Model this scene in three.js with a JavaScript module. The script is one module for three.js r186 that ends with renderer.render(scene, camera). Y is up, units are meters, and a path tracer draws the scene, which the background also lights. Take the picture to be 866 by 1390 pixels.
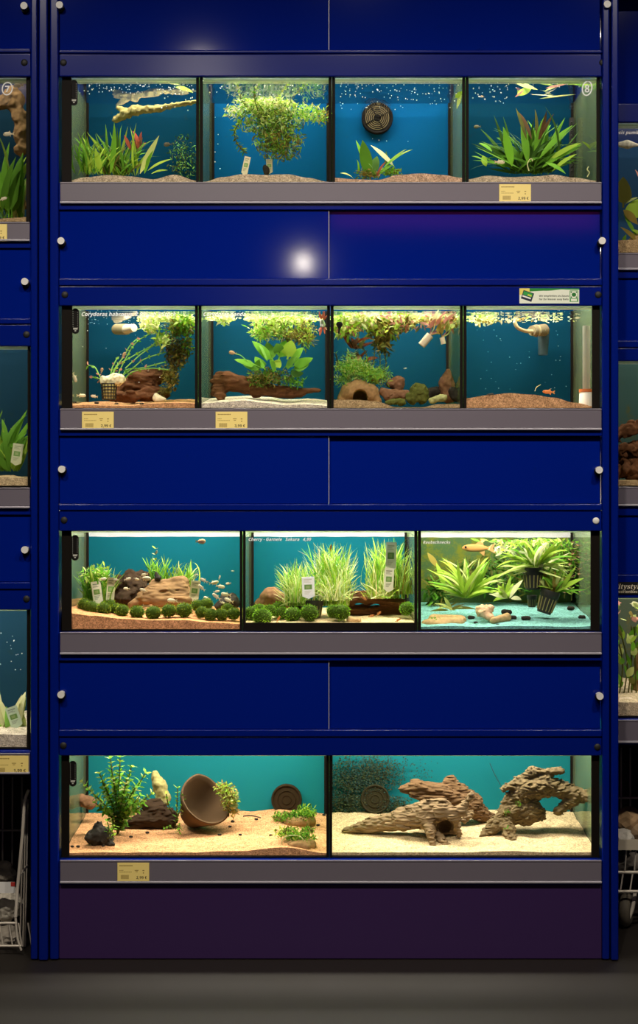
import * as THREE from 'three';
import { RoundedBoxGeometry } from 'three/addons/geometries/RoundedBoxGeometry.js';
import { RectAreaLightUniformsLib } from 'three/addons/lights/RectAreaLightUniformsLib.js';
import { ImprovedNoise } from 'three/addons/math/ImprovedNoise.js';
import { mergeGeometries } from 'three/addons/utils/BufferGeometryUtils.js';

// ---------------------------------------------------------------- camera, lights, exposure
RectAreaLightUniformsLib.init();
const scene = new THREE.Scene();
scene.background = new THREE.Color(0, 0, 0);
const S = 0.0017, EYE = 1.11, DIST = 3.5;                     // metres per photo pixel on the rack's front plane, eye height, distance to it
const camera = new THREE.PerspectiveCamera(2 * Math.atan(695 * S / DIST) * 180 / Math.PI, 866 / 1390, 0.05, 40);
camera.position.set(0, EYE, DIST);
camera.lookAt(0, EYE, 0);
camera.setViewOffset(866, 1390, 0, 45, 866, 1390);            // the lens axis meets the picture at y = 650
const renderer = new THREE.WebGLRenderer({ antialias: true });
renderer.toneMapping = THREE.LinearToneMapping;
renderer.toneMappingExposure = 1.0;
renderer.shadowMap.enabled = true;
// shop lamps (fittings are built further down, at these places; the last three are added to light the rack fronts): [x, y, z, candela, aim y, cone]
const SHOP_LAMPS = [[-0.12, 2.75, 8.0, 1.5, 0.95, 0.155], [-0.53, 2.95, 3.3, 1.2, 1.3, 0.9], [-1.0, 3.05, 1.9, 9.5, 0.8, 0.6], [0.15, 3.05, 1.9, 9, 0.85, 0.6], [1.1, 3.05, 1.9, 9.5, 0.8, 0.6]];
const TUBE_POWER = [48, 80, 76, 62], TUBE_COLOR = new THREE.Color(1.0, 0.94, 0.79);
const SIDE_POWER = { left: [18, 26, 50], right: [14, 17, 34] };

// ---------------------------------------------------------------- helpers
let seed = 20240611;
const rnd = () => { seed |= 0; seed = seed + 0x6D2B79F5 | 0; let t = Math.imul(seed ^ seed >>> 15, 1 | seed); t = t + Math.imul(t ^ t >>> 7, 61 | t) ^ t; return ((t ^ t >>> 14) >>> 0) / 4294967296; };
const R = (a, b) => a + (b - a) * rnd();
const gauss = () => (rnd() + rnd() + rnd() - 1.5) / 0.75;
const pick = a => a[Math.floor(rnd() * a.length)];
const noise = new ImprovedNoise();
const N3 = (x, y, z) => noise.noise(x, y, z);
const fbm = (x, y, z) => N3(x, y, z) + 0.5 * N3(2.03 * x, 2.03 * y, 2.03 * z) + 0.25 * N3(4.1 * x, 4.1 * y, 4.1 * z);
const V = (x, y, z) => new THREE.Vector3(x, y, z);
const lerp = (a, b, t) => a + (b - a) * t, clamp = (x, a, b) => Math.min(b, Math.max(a, x));
const kz = z => (DIST - z) / DIST;
const P = (px, py, z = 0) => V((px - 433) * S * kz(z), EYE + (650 - py) * S * kz(z), z);   // photo pixel at a known depth
const X = (px, z = 0) => (px - 433) * S * kz(z), Y = (py, z = 0) => EYE + (650 - py) * S * kz(z);
const L = (n, z = 0) => n * S * kz(z);                        // pixels to metres
const Z0 = -0.016, ZB = -0.362;                               // front and back panes of the tanks
const Z = f => lerp(-0.022, -0.352, f);
const names = new Map();
const numbered = n => { const c = names.get(n) || 0; names.set(n, c + 1); return c ? `${n}_${String(c).padStart(3, '0')}` : n; };
function tag(o, label, category, group, kind) { o.userData.label = label; o.userData.category = category; if (group) o.userData.group = group; if (kind) o.userData.kind = kind; return o; }
function thing(name, label, category, pos, group) {
  const g = new THREE.Group(); g.name = numbered(name); if (pos) g.position.copy(pos); scene.add(g);
  return tag(g, label, category, group);
}
function part(name, geo, mat, parent, local) {               // geometry given in world coordinates unless local
  const m = new THREE.Mesh(geo, mat); m.name = parent === scene ? numbered(name) : name; m.castShadow = m.receiveShadow = true;
  if (!local && parent !== scene) { const p = V(0, 0, 0); let q = parent; while (q && q !== scene) { p.add(q.position); q = q.parent; } m.position.sub(p); }
  parent.add(m); return m;
}
const solo = (name, geo, mat, label, category, group, kind) => tag(part(name, geo, mat, scene), label, category, group, kind);
const box = (x0, x1, y0, y1, z0, z1) => { const g = new THREE.BoxGeometry(Math.abs(x1 - x0), Math.abs(y1 - y0), Math.abs(z1 - z0)); g.translate((x0 + x1) / 2, (y0 + y1) / 2, (z0 + z1) / 2); return g; };
const rbox = (x0, x1, y0, y1, z0, z1, r = 0.002) => { const g = new RoundedBoxGeometry(Math.abs(x1 - x0), Math.abs(y1 - y0), Math.abs(z1 - z0), 2, r); g.translate((x0 + x1) / 2, (y0 + y1) / 2, (z0 + z1) / 2); return g; };
const pbox = (px0, px1, py0, py1, z0, z1, zr = 0, r = 0.002) => (r ? rbox : box)(X(px0, zr), X(px1, zr), Y(py1, zr), Y(py0, zr), z0, z1, r);
const tube = (pts, r, seg = 12, rad = 6) => new THREE.TubeGeometry(pts.length > 2 ? new THREE.CatmullRomCurve3(pts) : new THREE.LineCurve3(pts[0], pts[1]), pts.length > 2 ? seg : 1, r, rad);
const cyl = (a, b, r0, r1 = r0, seg = 14) => { const d = b.clone().sub(a), g = new THREE.CylinderGeometry(r1, r0, d.length(), seg); g.applyQuaternion(new THREE.Quaternion().setFromUnitVectors(V(0, 1, 0), d.clone().normalize())); g.translate((a.x + b.x) / 2, (a.y + b.y) / 2, (a.z + b.z) / 2); return g; };

// ---------------------------------------------------------------- textures and materials
function dataTex(n, f, srgb, rep = 1) {
  const d = new Uint8Array(n * n * 4);
  for (let j = 0; j < n; j++) for (let i = 0; i < n; i++) { const c = f(i / n, j / n, i, j), o = (j * n + i) * 4; for (let k = 0; k < 3; k++) d[o + k] = clamp(Array.isArray(c) ? c[k] : c, 0, 255); d[o + 3] = 255; }
  const t = new THREE.DataTexture(d, n, n); t.wrapS = t.wrapT = THREE.RepeatWrapping; t.magFilter = THREE.LinearFilter; t.repeat.set(rep, rep);
  if (srgb) t.colorSpace = THREE.SRGBColorSpace; t.needsUpdate = true; return t;
}
const lin = (r, g, b) => new THREE.Color().setRGB(r, g, b);
const std = (c, roughness = 0.6, o = {}) => new THREE.MeshStandardMaterial({ color: c, roughness, ...o });
const phys = (c, roughness, o = {}) => new THREE.MeshPhysicalMaterial({ color: c, roughness, ...o });
const peel = dataTex(256, (u, v, i, j) => 128 + 70 * N3(i / 5, j / 5, 3.1) + 50 * N3(i / 17, j / 17, 9.7), false, 6);
const M = {};
M.blue = phys(lin(0.0006, 0.0095, 0.18), 0.2, { specularIntensity: 0.5, bumpMap: peel, bumpScale: 0.00001 });
M.door = phys(lin(0.0006, 0.011, 0.21), 0.07, { specularIntensity: 0.5, bumpMap: peel, bumpScale: 0.000004 });
M.plum = phys(lin(0.042, 0.019, 0.085), 0.2, { specularIntensity: 0.5 });  // base panel: blue paint with the warm floor reflection put into its colour
M.black = phys(lin(0.006, 0.005, 0.004), 0.6, { specularIntensity: 0.3 });
M.silicone = phys(lin(0.008, 0.006, 0.004), 0.6, { specularIntensity: 0.2 });
M.knob = std(lin(0.82, 0.8, 0.74), 0.35);
M.white = std(lin(0.8, 0.79, 0.74), 0.6);
M.rail = phys(lin(0.16, 0.14, 0.17), 0.34, { clearcoat: 0.6, clearcoatRoughness: 0.25 });  // clear plastic strip; the grey reflection on it is put into the base colour
M.lip = phys(lin(0.42, 0.4, 0.45), 0.3);
M.glass = phys(lin(1, 1, 1), 0.0, { transmission: 1, thickness: 0, ior: 1.45, specularIntensity: 0.35 });
M.sideGlass = phys(lin(0.62, 0.76, 0.46), 0.05, { transmission: 0.87, specularIntensity: 0.6, thickness: 0, ior: 1.33 });
M.surface = phys(lin(1, 1, 1), 0.02, { transmission: 1, thickness: 0, ior: 1.9 });
M.upper = phys(lin(0.0005, 0.03, 0.08), 1, { specularIntensity: 0.08 });
M.strut = phys(lin(0.7, 0.78, 0.6), 0.3, { transmission: 0.5, thickness: 0 });
M.dark = std(lin(0.012, 0.011, 0.01), 0.6);
M.wire = std(lin(0.62, 0.56, 0.46), 0.35, { metalness: 0.15 });
M.floor = std(lin(0.014, 0.0105, 0.008), 0.55);
M.wall = std(lin(0.16, 0.14, 0.12), 0.8);
M.ceil = std(lin(0.14, 0.12, 0.1), 0.9);
M.vc = phys(lin(1, 1, 1), 0.9, { specularIntensity: 0.3, vertexColors: true });
M.leafVC = phys(lin(1, 1, 1), 0.9, { specularIntensity: 0.25, vertexColors: true, side: THREE.DoubleSide, transmission: 0.35, thickness: 0 });
const leafMat = (r, g, b) => phys(lin(r, g, b), 0.9, { specularIntensity: 0.3, side: THREE.DoubleSide, transmission: 0.35, thickness: 0 });
const G = {
  dark: [0.05, 0.13, 0.014], mid: [0.1, 0.26, 0.018], fresh: [0.17, 0.42, 0.03], lime: [0.34, 0.52, 0.05], pale: [0.55, 0.62, 0.2], cream: [0.75, 0.74, 0.42],
  olive: [0.13, 0.13, 0.02], ochre: [0.3, 0.22, 0.04], brown: [0.12, 0.06, 0.02], red: [0.42, 0.09, 0.05], pink: [0.6, 0.27, 0.2], jade: [0.3, 0.6, 0.12], moss: [0.06, 0.08, 0.03], slate: [0.03, 0.07, 0.055],
};
const LM = Object.fromEntries(Object.entries(G).map(([k, v]) => [k, leafMat(...v)]));
function canvasTex(w, h, draw) { const c = document.createElement('canvas'); c.width = w; c.height = h; const x = c.getContext('2d'); draw(x, w, h); const t = new THREE.CanvasTexture(c); t.colorSpace = THREE.SRGBColorSpace; return t; }

// ---------------------------------------------------------------- many small shapes in one geometry
class Soup {
  constructor() { this.p = []; this.n = []; this.c = []; this.i = []; }
  add(g, m, col) {
    const pos = g.attributes.position, nor = g.attributes.normal, base = this.p.length / 3, nm = new THREE.Matrix3().getNormalMatrix(m), v = V(0, 0, 0);
    for (let k = 0; k < pos.count; k++) {
      v.fromBufferAttribute(pos, k).applyMatrix4(m); this.p.push(v.x, v.y, v.z);
      v.fromBufferAttribute(nor, k).applyMatrix3(nm).normalize(); this.n.push(v.x, v.y, v.z); this.c.push(col[0], col[1], col[2]);
    }
    const ix = g.index; if (ix) for (let k = 0; k < ix.count; k++) this.i.push(base + ix.getX(k)); else for (let k = 0; k < pos.count; k++) this.i.push(base + k);
  }
  geo() {
    const g = new THREE.BufferGeometry();
    g.setAttribute('position', new THREE.Float32BufferAttribute(this.p, 3)); g.setAttribute('normal', new THREE.Float32BufferAttribute(this.n, 3)); g.setAttribute('color', new THREE.Float32BufferAttribute(this.c, 3)); g.setIndex(this.i);
    return g;
  }
}
const ID = new THREE.Matrix4();
const tint = (c, s = 0.25) => { const k = 1 + s * gauss() * 0.7; return [c[0] * k * (1 + 0.15 * gauss()), c[1] * k, c[2] * k]; };

// a leaf of length 1 along +y and width 1, bowed; its bowed (upper) side looks to -z
function unitLeaf(bend, profile, segs) {
  const pts = []; let y = 0, z = 0;
  for (let i = 0; i <= segs; i++) { pts.push([y, z]); const th = bend * ((i + 0.5) / segs); y += Math.cos(th) / segs; z += Math.sin(th) / segs; }
  const a = Math.atan2(pts[segs][1], pts[segs][0]), len = Math.hypot(...pts[segs]);
  const pos = [], idx = [];
  for (let i = 0; i <= segs; i++) {
    const t = i / segs, [py, pz] = pts[i], yy = (py * Math.cos(a) + pz * Math.sin(a)) / len, zz = (-py * Math.sin(a) + pz * Math.cos(a)) / len;
    let w = profile === 'oval' ? Math.pow(Math.sin(Math.PI * Math.pow(t, 0.75)), 0.7) : profile === 'ribbon' ? Math.pow(1 - t, 0.45) * 0.9 + 0.1 : Math.pow(Math.sin(Math.PI * Math.pow(Math.min(t, 0.999), 0.85)), 0.9);
    if (profile === 'oval' && t < 0.15) w = 0.12; w = Math.max(w, 0.03) * 0.5;
    const fold = profile === 'oval' ? 0.05 : profile === 'lance' && segs > 3 ? 0.018 : 0.004; pos.push(-w, yy, zz + w * fold, 0, yy, zz, w, yy, zz + w * fold);
    if (i < segs) { const b = i * 3; for (const q of [0, 1]) idx.push(b + q, b + q + 1, b + q + 3, b + q + 1, b + q + 4, b + q + 3); }
  }
  const g = new THREE.BufferGeometry(); g.setAttribute('position', new THREE.Float32BufferAttribute(pos, 3)); g.setIndex(idx); g.computeVertexNormals(); return g;
}
const LEAF = { lance: [0.15, 0.6, 1.1, 1.7].map(b => unitLeaf(b, 'lance', 7)), oval: [0.15, 0.6, 1.1].map(b => unitLeaf(b, 'oval', 7)), ribbon: [0.2, 0.7, 1.3, 1.9].map(b => unitLeaf(b, 'ribbon', 7)), tiny: [0.3, 1.0].map(b => unitLeaf(b, 'lance', 2)), small: [0.3, 1.0].map(b => unitLeaf(b, 'lance', 3)) };
function leafMatrix(base, tip, width, hint) {                 // hint: where the upper side looks
  const y = tip.clone().sub(base), len = y.length(); y.divideScalar(len || 1);
  const z = (hint || V(gauss() * 0.5, 0.8, 0.6 + gauss() * 0.5)).clone().negate(); z.addScaledVector(y, -z.dot(y)); if (z.lengthSq() < 1e-6) z.set(y.y, -y.x, 0.01); z.normalize();
  const x = y.clone().cross(z);
  return new THREE.Matrix4().makeBasis(x.multiplyScalar(width), y.multiplyScalar(len), z.multiplyScalar(len)).setPosition(base);
}
function leafPart(parent, geo, mat, base, tip, width, hint, name = 'leaf') {
  const m = new THREE.Mesh(geo, mat), mx = leafMatrix(base, tip, width, hint); m.name = name; m.castShadow = m.receiveShadow = true;
  m.matrixAutoUpdate = true; mx.decompose(m.position, m.quaternion, m.scale); m.position.sub(parent.position); parent.add(m); return m;
}
// a plant of separate leaves fanning from one base; lengths and widths in pixels
function rosette(name, label, px, py, f, n, len, wid, tilt, cols, o = {}) {
  const z = Z(f), base = P(px, py, z), g = o.parent || thing(name, label, 'plant', base, o.group);
  for (let i = 0; i < n; i++) {
    const side = rnd() < (o.bias ?? 0.5) ? 1 : -1, t = side * R(tilt[0], tilt[1]) * Math.PI / 180, l = L(R(len[0], len[1]), z), dz = gauss() * (o.depth ?? 0.35);
    const b = base.clone().add(V(gauss() * L(o.foot ?? 4, z), 0, gauss() * 0.012));
    const tip = b.clone().add(V(Math.sin(t) * l, Math.cos(t) * l, clamp(dz * l, ZB + 0.02 - b.z, Z0 - 0.012 - b.z)));
    if (o.minY) tip.y = Math.max(tip.y, Y(o.minY, z));
    if (o.x) tip.x = clamp(tip.x, X(o.x[0], z), X(o.x[1], z));
    if (o.top) tip.y = Math.min(tip.y, Y(o.top, z));
    leafPart(g, pick(LEAF[o.profile || 'lance']), LM[pick(cols)], b, tip, L(R(wid[0], wid[1]), z));
  }
  return g;
}
const leafLine = (g, col, x0, y0, x1, y1, f0, f1, w, profile = 'lance', k = 1) => leafPart(g, LEAF[profile][k], LM[col], P(x0, y0, Z(f0)), P(x1, y1, Z(f1)), L(w, Z(f0)), V(gauss() * 0.3, 0.6, 0.8));
// loose foliage filling ellipsoids given in pixels: [px, py, rx, ry, count, colours]
function foliage(blobs, f, o = {}) {
  const s = new Soup(), z = Z(f), geos = LEAF[o.leaf || 'small'], dep = o.depth ?? 0.07;
  for (const [px, py, rx, ry, n, cols] of blobs) for (let i = 0; i < n; i++) {
    const d = V(gauss(), gauss(), gauss()); if (d.length() > 1.5) d.setLength(1.5); d.multiplyScalar(o.shell ? 1 / (d.length() || 1) * R(0.75, 1.05) : 0.66);
    const zz = clamp(z + d.z * dep, ZB + 0.015, Z0 - 0.014), b = P(px + d.x * rx, py - d.y * ry, zz);
    const dir = V(gauss(), gauss() + (o.up ?? 0), gauss()).normalize().add(o.shell ? d.clone().multiplyScalar(0.7) : V(0, 0, 0)).normalize().multiplyScalar(L(R(...(o.len || [7, 13])), zz));
    const tip = b.clone().add(dir); tip.z = clamp(tip.z, ZB + 0.006, Z0 - 0.006); if (o.top) { const yt = Y(o.top); if (b.y > yt) b.y = yt - 0.002; if (tip.y > yt) tip.y = yt - 0.001; }
    s.add(pick(geos), leafMatrix(b, tip, L(R(...(o.wid || [3, 5])), zz), V(gauss(), gauss() + 0.6, gauss() + 0.6)), tint(G[pick(cols)]));
  }
  return s.geo();
}
function leafyStems(stems, o = {}) {                          // whorls of small leaves along stems: each stem [[px,py,f],...]
  const s = new Soup(), out = [];
  for (const st of stems) {
    const c = new THREE.CatmullRomCurve3(st.map(([a, b, f]) => P(a, b, Z(f)))), len = c.getLength(), n = Math.max(3, Math.round(len / L(o.gap ?? 6)));
    out.push(new THREE.TubeGeometry(c, 14, L(o.r ?? 0.8), 5));
    for (let i = 1; i <= n; i++) { const p = c.getPointAt(i / n), t = c.getTangentAt(i / n), a0 = rnd() * 6.3, q = o.whorl ?? 4;
      for (let k = 0; k < q; k++) { const a = a0 + k * 6.283 / q, side = V(Math.cos(a), 0, Math.sin(a)); side.addScaledVector(t, -side.dot(t)).normalize();
        const tip = p.clone().addScaledVector(side, L(R(...(o.len || [6, 10])))).addScaledVector(t, L(R(1, 5))); tip.z = clamp(tip.z, ZB + 0.006, Z0 - 0.006);
        s.add(pick(LEAF.small), leafMatrix(p, tip, L(R(...(o.wid || [3, 4.5]))), t), tint(G[pick(o.cols)])); } }
  }
  return { foliage: s.geo(), stems: out };
}
function blades(px, py, f, n, len, spread, cols, o = {}) {    // fine grass blades
  const s = new Soup(), z = Z(f);
  for (let i = 0; i < n; i++) {
    const b = P(px + gauss() * (o.foot ?? 8), py + R(-1, 1), clamp(z + gauss() * 0.02, ZB + 0.02, Z0 - 0.02)), t = gauss() * spread, l = L(R(len[0], len[1]), z) * (1 - 0.25 * Math.abs(t));
    const tip = b.clone().add(V(Math.sin(t) * l, Math.cos(t) * l, gauss() * 0.35 * l)); tip.z = clamp(tip.z, ZB + 0.01, Z0 - 0.01); if (o.top) tip.y = Math.min(tip.y, Y(o.top, z)); if (o.x) tip.x = clamp(tip.x, X(o.x[0], z), X(o.x[1], z));
    s.add(pick(LEAF.ribbon), leafMatrix(b, tip, L(R(...(o.wid || [1.2, 2])), z), V(-Math.sin(t) * 0.4, 1, gauss())), tint(G[pick(cols)]));
  }
  return s.geo();
}
// surface of a distance field (naive surface nets); colour per point
function sdfMesh(sd, lo, hi, cell, color) {
  const n = [0, 1, 2].map(k => Math.ceil((hi[k] - lo[k]) / cell) + 1), at = (i, j, k) => (k * n[1] + j) * n[0] + i, val = new Float32Array(n[0] * n[1] * n[2]);
  for (let k = 0; k < n[2]; k++) for (let j = 0; j < n[1]; j++) for (let i = 0; i < n[0]; i++) val[at(i, j, k)] = sd(lo[0] + i * cell, lo[1] + j * cell, lo[2] + k * cell);
  const vid = new Int32Array(val.length).fill(-1), pos = [], col = [], idx = [];
  for (let k = 0; k < n[2] - 1; k++) for (let j = 0; j < n[1] - 1; j++) for (let i = 0; i < n[0] - 1; i++) {
    let cx = 0, cy = 0, cz = 0, c = 0, m = 0;
    for (let q = 0; q < 8; q++) if (val[at(i + (q & 1), j + (q >> 1 & 1), k + (q >> 2))] < 0) m |= 1 << q;
    if (m === 0 || m === 255) continue;
    for (let q = 0; q < 8; q++) for (const b of [1, 2, 4]) { if (q & b) continue; const r = q | b; if ((m >> q & 1) === (m >> r & 1)) continue;
      const va = val[at(i + (q & 1), j + (q >> 1 & 1), k + (q >> 2))], vb = val[at(i + (r & 1), j + (r >> 1 & 1), k + (r >> 2))], t = va / (va - vb);
      cx += lerp(q & 1, r & 1, t); cy += lerp(q >> 1 & 1, r >> 1 & 1, t); cz += lerp(q >> 2, r >> 2, t); c++; }
    const x = lo[0] + (i + cx / c) * cell, y = lo[1] + (j + cy / c) * cell, z = lo[2] + (k + cz / c) * cell;
    vid[at(i, j, k)] = pos.length / 3; pos.push(x, y, z); col.push(...color(x, y, z));
  }
  for (let k = 1; k < n[2] - 1; k++) for (let j = 1; j < n[1] - 1; j++) for (let i = 1; i < n[0] - 1; i++) {
    const a = val[at(i, j, k)] < 0, quad = (p, q, r, s, flip) => { if (p < 0 || q < 0 || r < 0 || s < 0) return; flip ? idx.push(p, r, q, p, s, r) : idx.push(p, q, r, p, r, s); };
    if (a !== val[at(i + 1, j, k)] < 0) quad(vid[at(i, j - 1, k - 1)], vid[at(i, j, k - 1)], vid[at(i, j, k)], vid[at(i, j - 1, k)], !a);
    if (a !== val[at(i, j + 1, k)] < 0) quad(vid[at(i - 1, j, k - 1)], vid[at(i - 1, j, k)], vid[at(i, j, k)], vid[at(i, j, k - 1)], !a);
    if (a !== val[at(i, j, k + 1)] < 0) quad(vid[at(i - 1, j - 1, k)], vid[at(i, j - 1, k)], vid[at(i, j, k)], vid[at(i - 1, j, k)], !a);
  }
  const g = new THREE.BufferGeometry(); g.setAttribute('position', new THREE.Float32BufferAttribute(pos, 3)); g.setAttribute('color', new THREE.Float32BufferAttribute(col, 3)); g.setIndex(idx); g.computeVertexNormals(); return g;
}
const smin = (a, b, k) => { const h = Math.max(k - Math.abs(a - b), 0) / k; return Math.min(a, b) - h * h * k * 0.25; };
function bonesSdf(bones, k) {                                 // bones: [a, b, ra, rb] in metres
  return (x, y, z) => { let d = 1e3;
    for (const [a, b, ra, rb] of bones) { const ex = b.x - a.x, ey = b.y - a.y, ez = b.z - a.z, px = x - a.x, py = y - a.y, pz = z - a.z, t = clamp((px * ex + py * ey + pz * ez) / (ex * ex + ey * ey + ez * ez + 1e-9), 0, 1);
      d = smin(d, Math.hypot(px - t * ex, py - t * ey, pz - t * ez) - lerp(ra, rb, t), k); }
    return d; };
}
// driftwood and stones: bones in pixels [[x,y,f,r],[x,y,f,r]]
function lump(bones, o = {}) {
  const bb = bones.map(([a, b]) => [P(a[0], a[1], Z(a[2])), P(b[0], b[1], Z(b[2])), L(a[3], Z(a[2])), L(b[3], Z(b[2]))]);
  const lo = [1e3, 1e3, 1e3], hi = [-1e3, -1e3, -1e3], pad = L(o.pad ?? 5);
  for (const [a, b, ra, rb] of bb) for (const [p, r] of [[a, ra], [b, rb]]) p.toArray().forEach((v, k) => { lo[k] = Math.min(lo[k], v - r - pad); hi[k] = Math.max(hi[k], v + r + pad); });
  const base = bonesSdf(bb, L(o.blend ?? 6)), amp = L(o.amp ?? 2), fr = o.freq ?? 60, st = o.stretch || [1, 1, 1], off = rnd() * 50, ridge = o.ridge ?? 0, grow = L(o.grow ?? 0);
  const cut = (o.cut || []).map(([x, y, f, r]) => [P(x, y, Z(f)), L(r)]);
  const sd = (x, y, z) => { let d = base(x, y, z) - grow; if (d > amp * 3) return d; const nx = x * fr * st[0] + off, ny = y * fr * st[1], nz = z * fr * st[2]; d += amp * fbm(nx, ny, nz); if (ridge) d += L(ridge) * (0.5 - Math.abs(N3(nx * 1.7, ny * 1.7 + 4, nz * 1.7))); for (const [c, r] of cut) d = Math.max(d, r - Math.hypot(x - c.x, y - c.y, z - c.z)); if (o.floorY) d = Math.max(d, Y(o.floorY) - y); return Math.max(d, z - (Z0 - 0.004), ZB + 0.004 - z); };
  const [cr, cg, cb] = o.cols, cf = o.cfreq ?? 160, cst = o.cstretch || st;   // one colour for each thing, with a fine grain
  return sdfMesh(sd, lo, hi, L(o.cell ?? 1.5), (x, y, z) => { const t = 1 + 0.28 * fbm(x * cf * cst[0] + off, y * cf * cst[1], z * cf * cst[2]); return [cr * t, cg * t, cb * t]; });
}
const WOOD = { dark: [0.035, 0.02, 0.01], tan: [0.32, 0.19, 0.08], grey: [0.17, 0.115, 0.06], red: [0.12, 0.05, 0.02] };
const STONE = { dark: [0.03, 0.026, 0.02], tan: [0.42, 0.28, 0.13], brown: [0.2, 0.1, 0.05], moss: [0.09, 0.1, 0.02] };
const lumpThing = (name, label, cat, bones, o, group) => solo(name, lump(bones, o), M.vc, label, cat, group);

// ---------------------------------------------------------------- the shop around the racks
const struct = (name, geo, mat) => { const m = part(name, geo, mat, scene); m.userData.kind = 'structure'; return m; };
struct('floor', box(-4, 4, -0.1, 0, -0.8, 10), M.floor);
struct('ceiling', box(-4, 4, 3.2, 3.3, -0.8, 10), M.ceil);
struct('wall_back', box(-4, 4, 0, 3.2, -0.9, -0.8), M.wall);
struct('wall_front', box(-4, 4, 0, 3.2, 10, 10.1), M.wall);
struct('wall_left', box(-4.1, -4, 0, 3.2, -0.8, 10), M.wall);
struct('wall_right', box(4, 4.1, 0, 3.2, -0.8, 10), M.wall);
SHOP_LAMPS.forEach(([x, y, z, cd, aim, cone], i) => {
  const g = thing('ceiling_spotlight', ['black track spotlight far down the aisle facing the racks', 'black ceiling spotlight close above the aisle', 'added unseen black spotlight lighting the rack numbered seven', 'added unseen black spotlight lighting the central rack', 'added unseen black spotlight lighting the set-back rack'][i], 'spotlight', V(x, y, z));
  const d = V(0, aim, 0).sub(g.position).setX(-x * (i > 1 ? 0.4 : 1)).normalize(), a = V(0, 0, 0), b = d.clone().multiplyScalar(-0.16);
  part('housing', cyl(b, a.clone().addScaledVector(d, -0.004), 0.05, 0.062, 24), M.black, g, true);
  part('stem', cyl(V(0, 0.02, 0).add(b), V(b.x, 3.2 - y, b.z), 0.012), M.black, g, true);
  part('glowing_lens', cyl(d.clone().multiplyScalar(-0.003), d.clone().multiplyScalar(0.004), 0.032, 0.032, 24), std(lin(0.9, 0.9, 0.9), 0.4, { emissive: lin(1, 0.86, 0.66), emissiveIntensity: i ? 8 : 30 }), g, true);
  const l = new THREE.SpotLight(lin(1, 0.9, 0.78), cd, 0, cone, 1, 2); l.position.copy(g.position).addScaledVector(d, 0.02); l.target.position.copy(g.position).add(d); l.castShadow = true; l.shadow.radius = 2; scene.add(l, l.target);
});

{
  const g = thing('lightbox_sign', 'long purple illuminated sign over the far aisle', 'sign', V(0.92, 2.74, 6.0));
  part('case', rbox(-0.86, 0.86, -0.06, 0.06, 0.004, 0.08, 0.004), M.black, g, true);
  part('glowing_face', rbox(-0.84, 0.84, -0.045, 0.045, -0.002, 0.004, 0.001), std(lin(0.3, 0.03, 0.3), 0.5, { emissive: lin(0.62, 0.04, 0.5), emissiveIntensity: 1.6 }), g, true);
  const l = new THREE.RectAreaLight(lin(0.62, 0.04, 0.5), 1.2, 1.68, 0.09); l.position.set(0.92, 2.74, 5.99); l.lookAt(0.92, 2.74, 0); scene.add(l);
  part('bracket', cyl(V(-0.7, 0.06, 0.04), V(-0.7, 0.46, 0.04), 0.006), M.black, g, true); part('bracket', cyl(V(0.7, 0.06, 0.04), V(0.7, 0.46, 0.04), 0.006), M.black, g, true);
}

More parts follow.
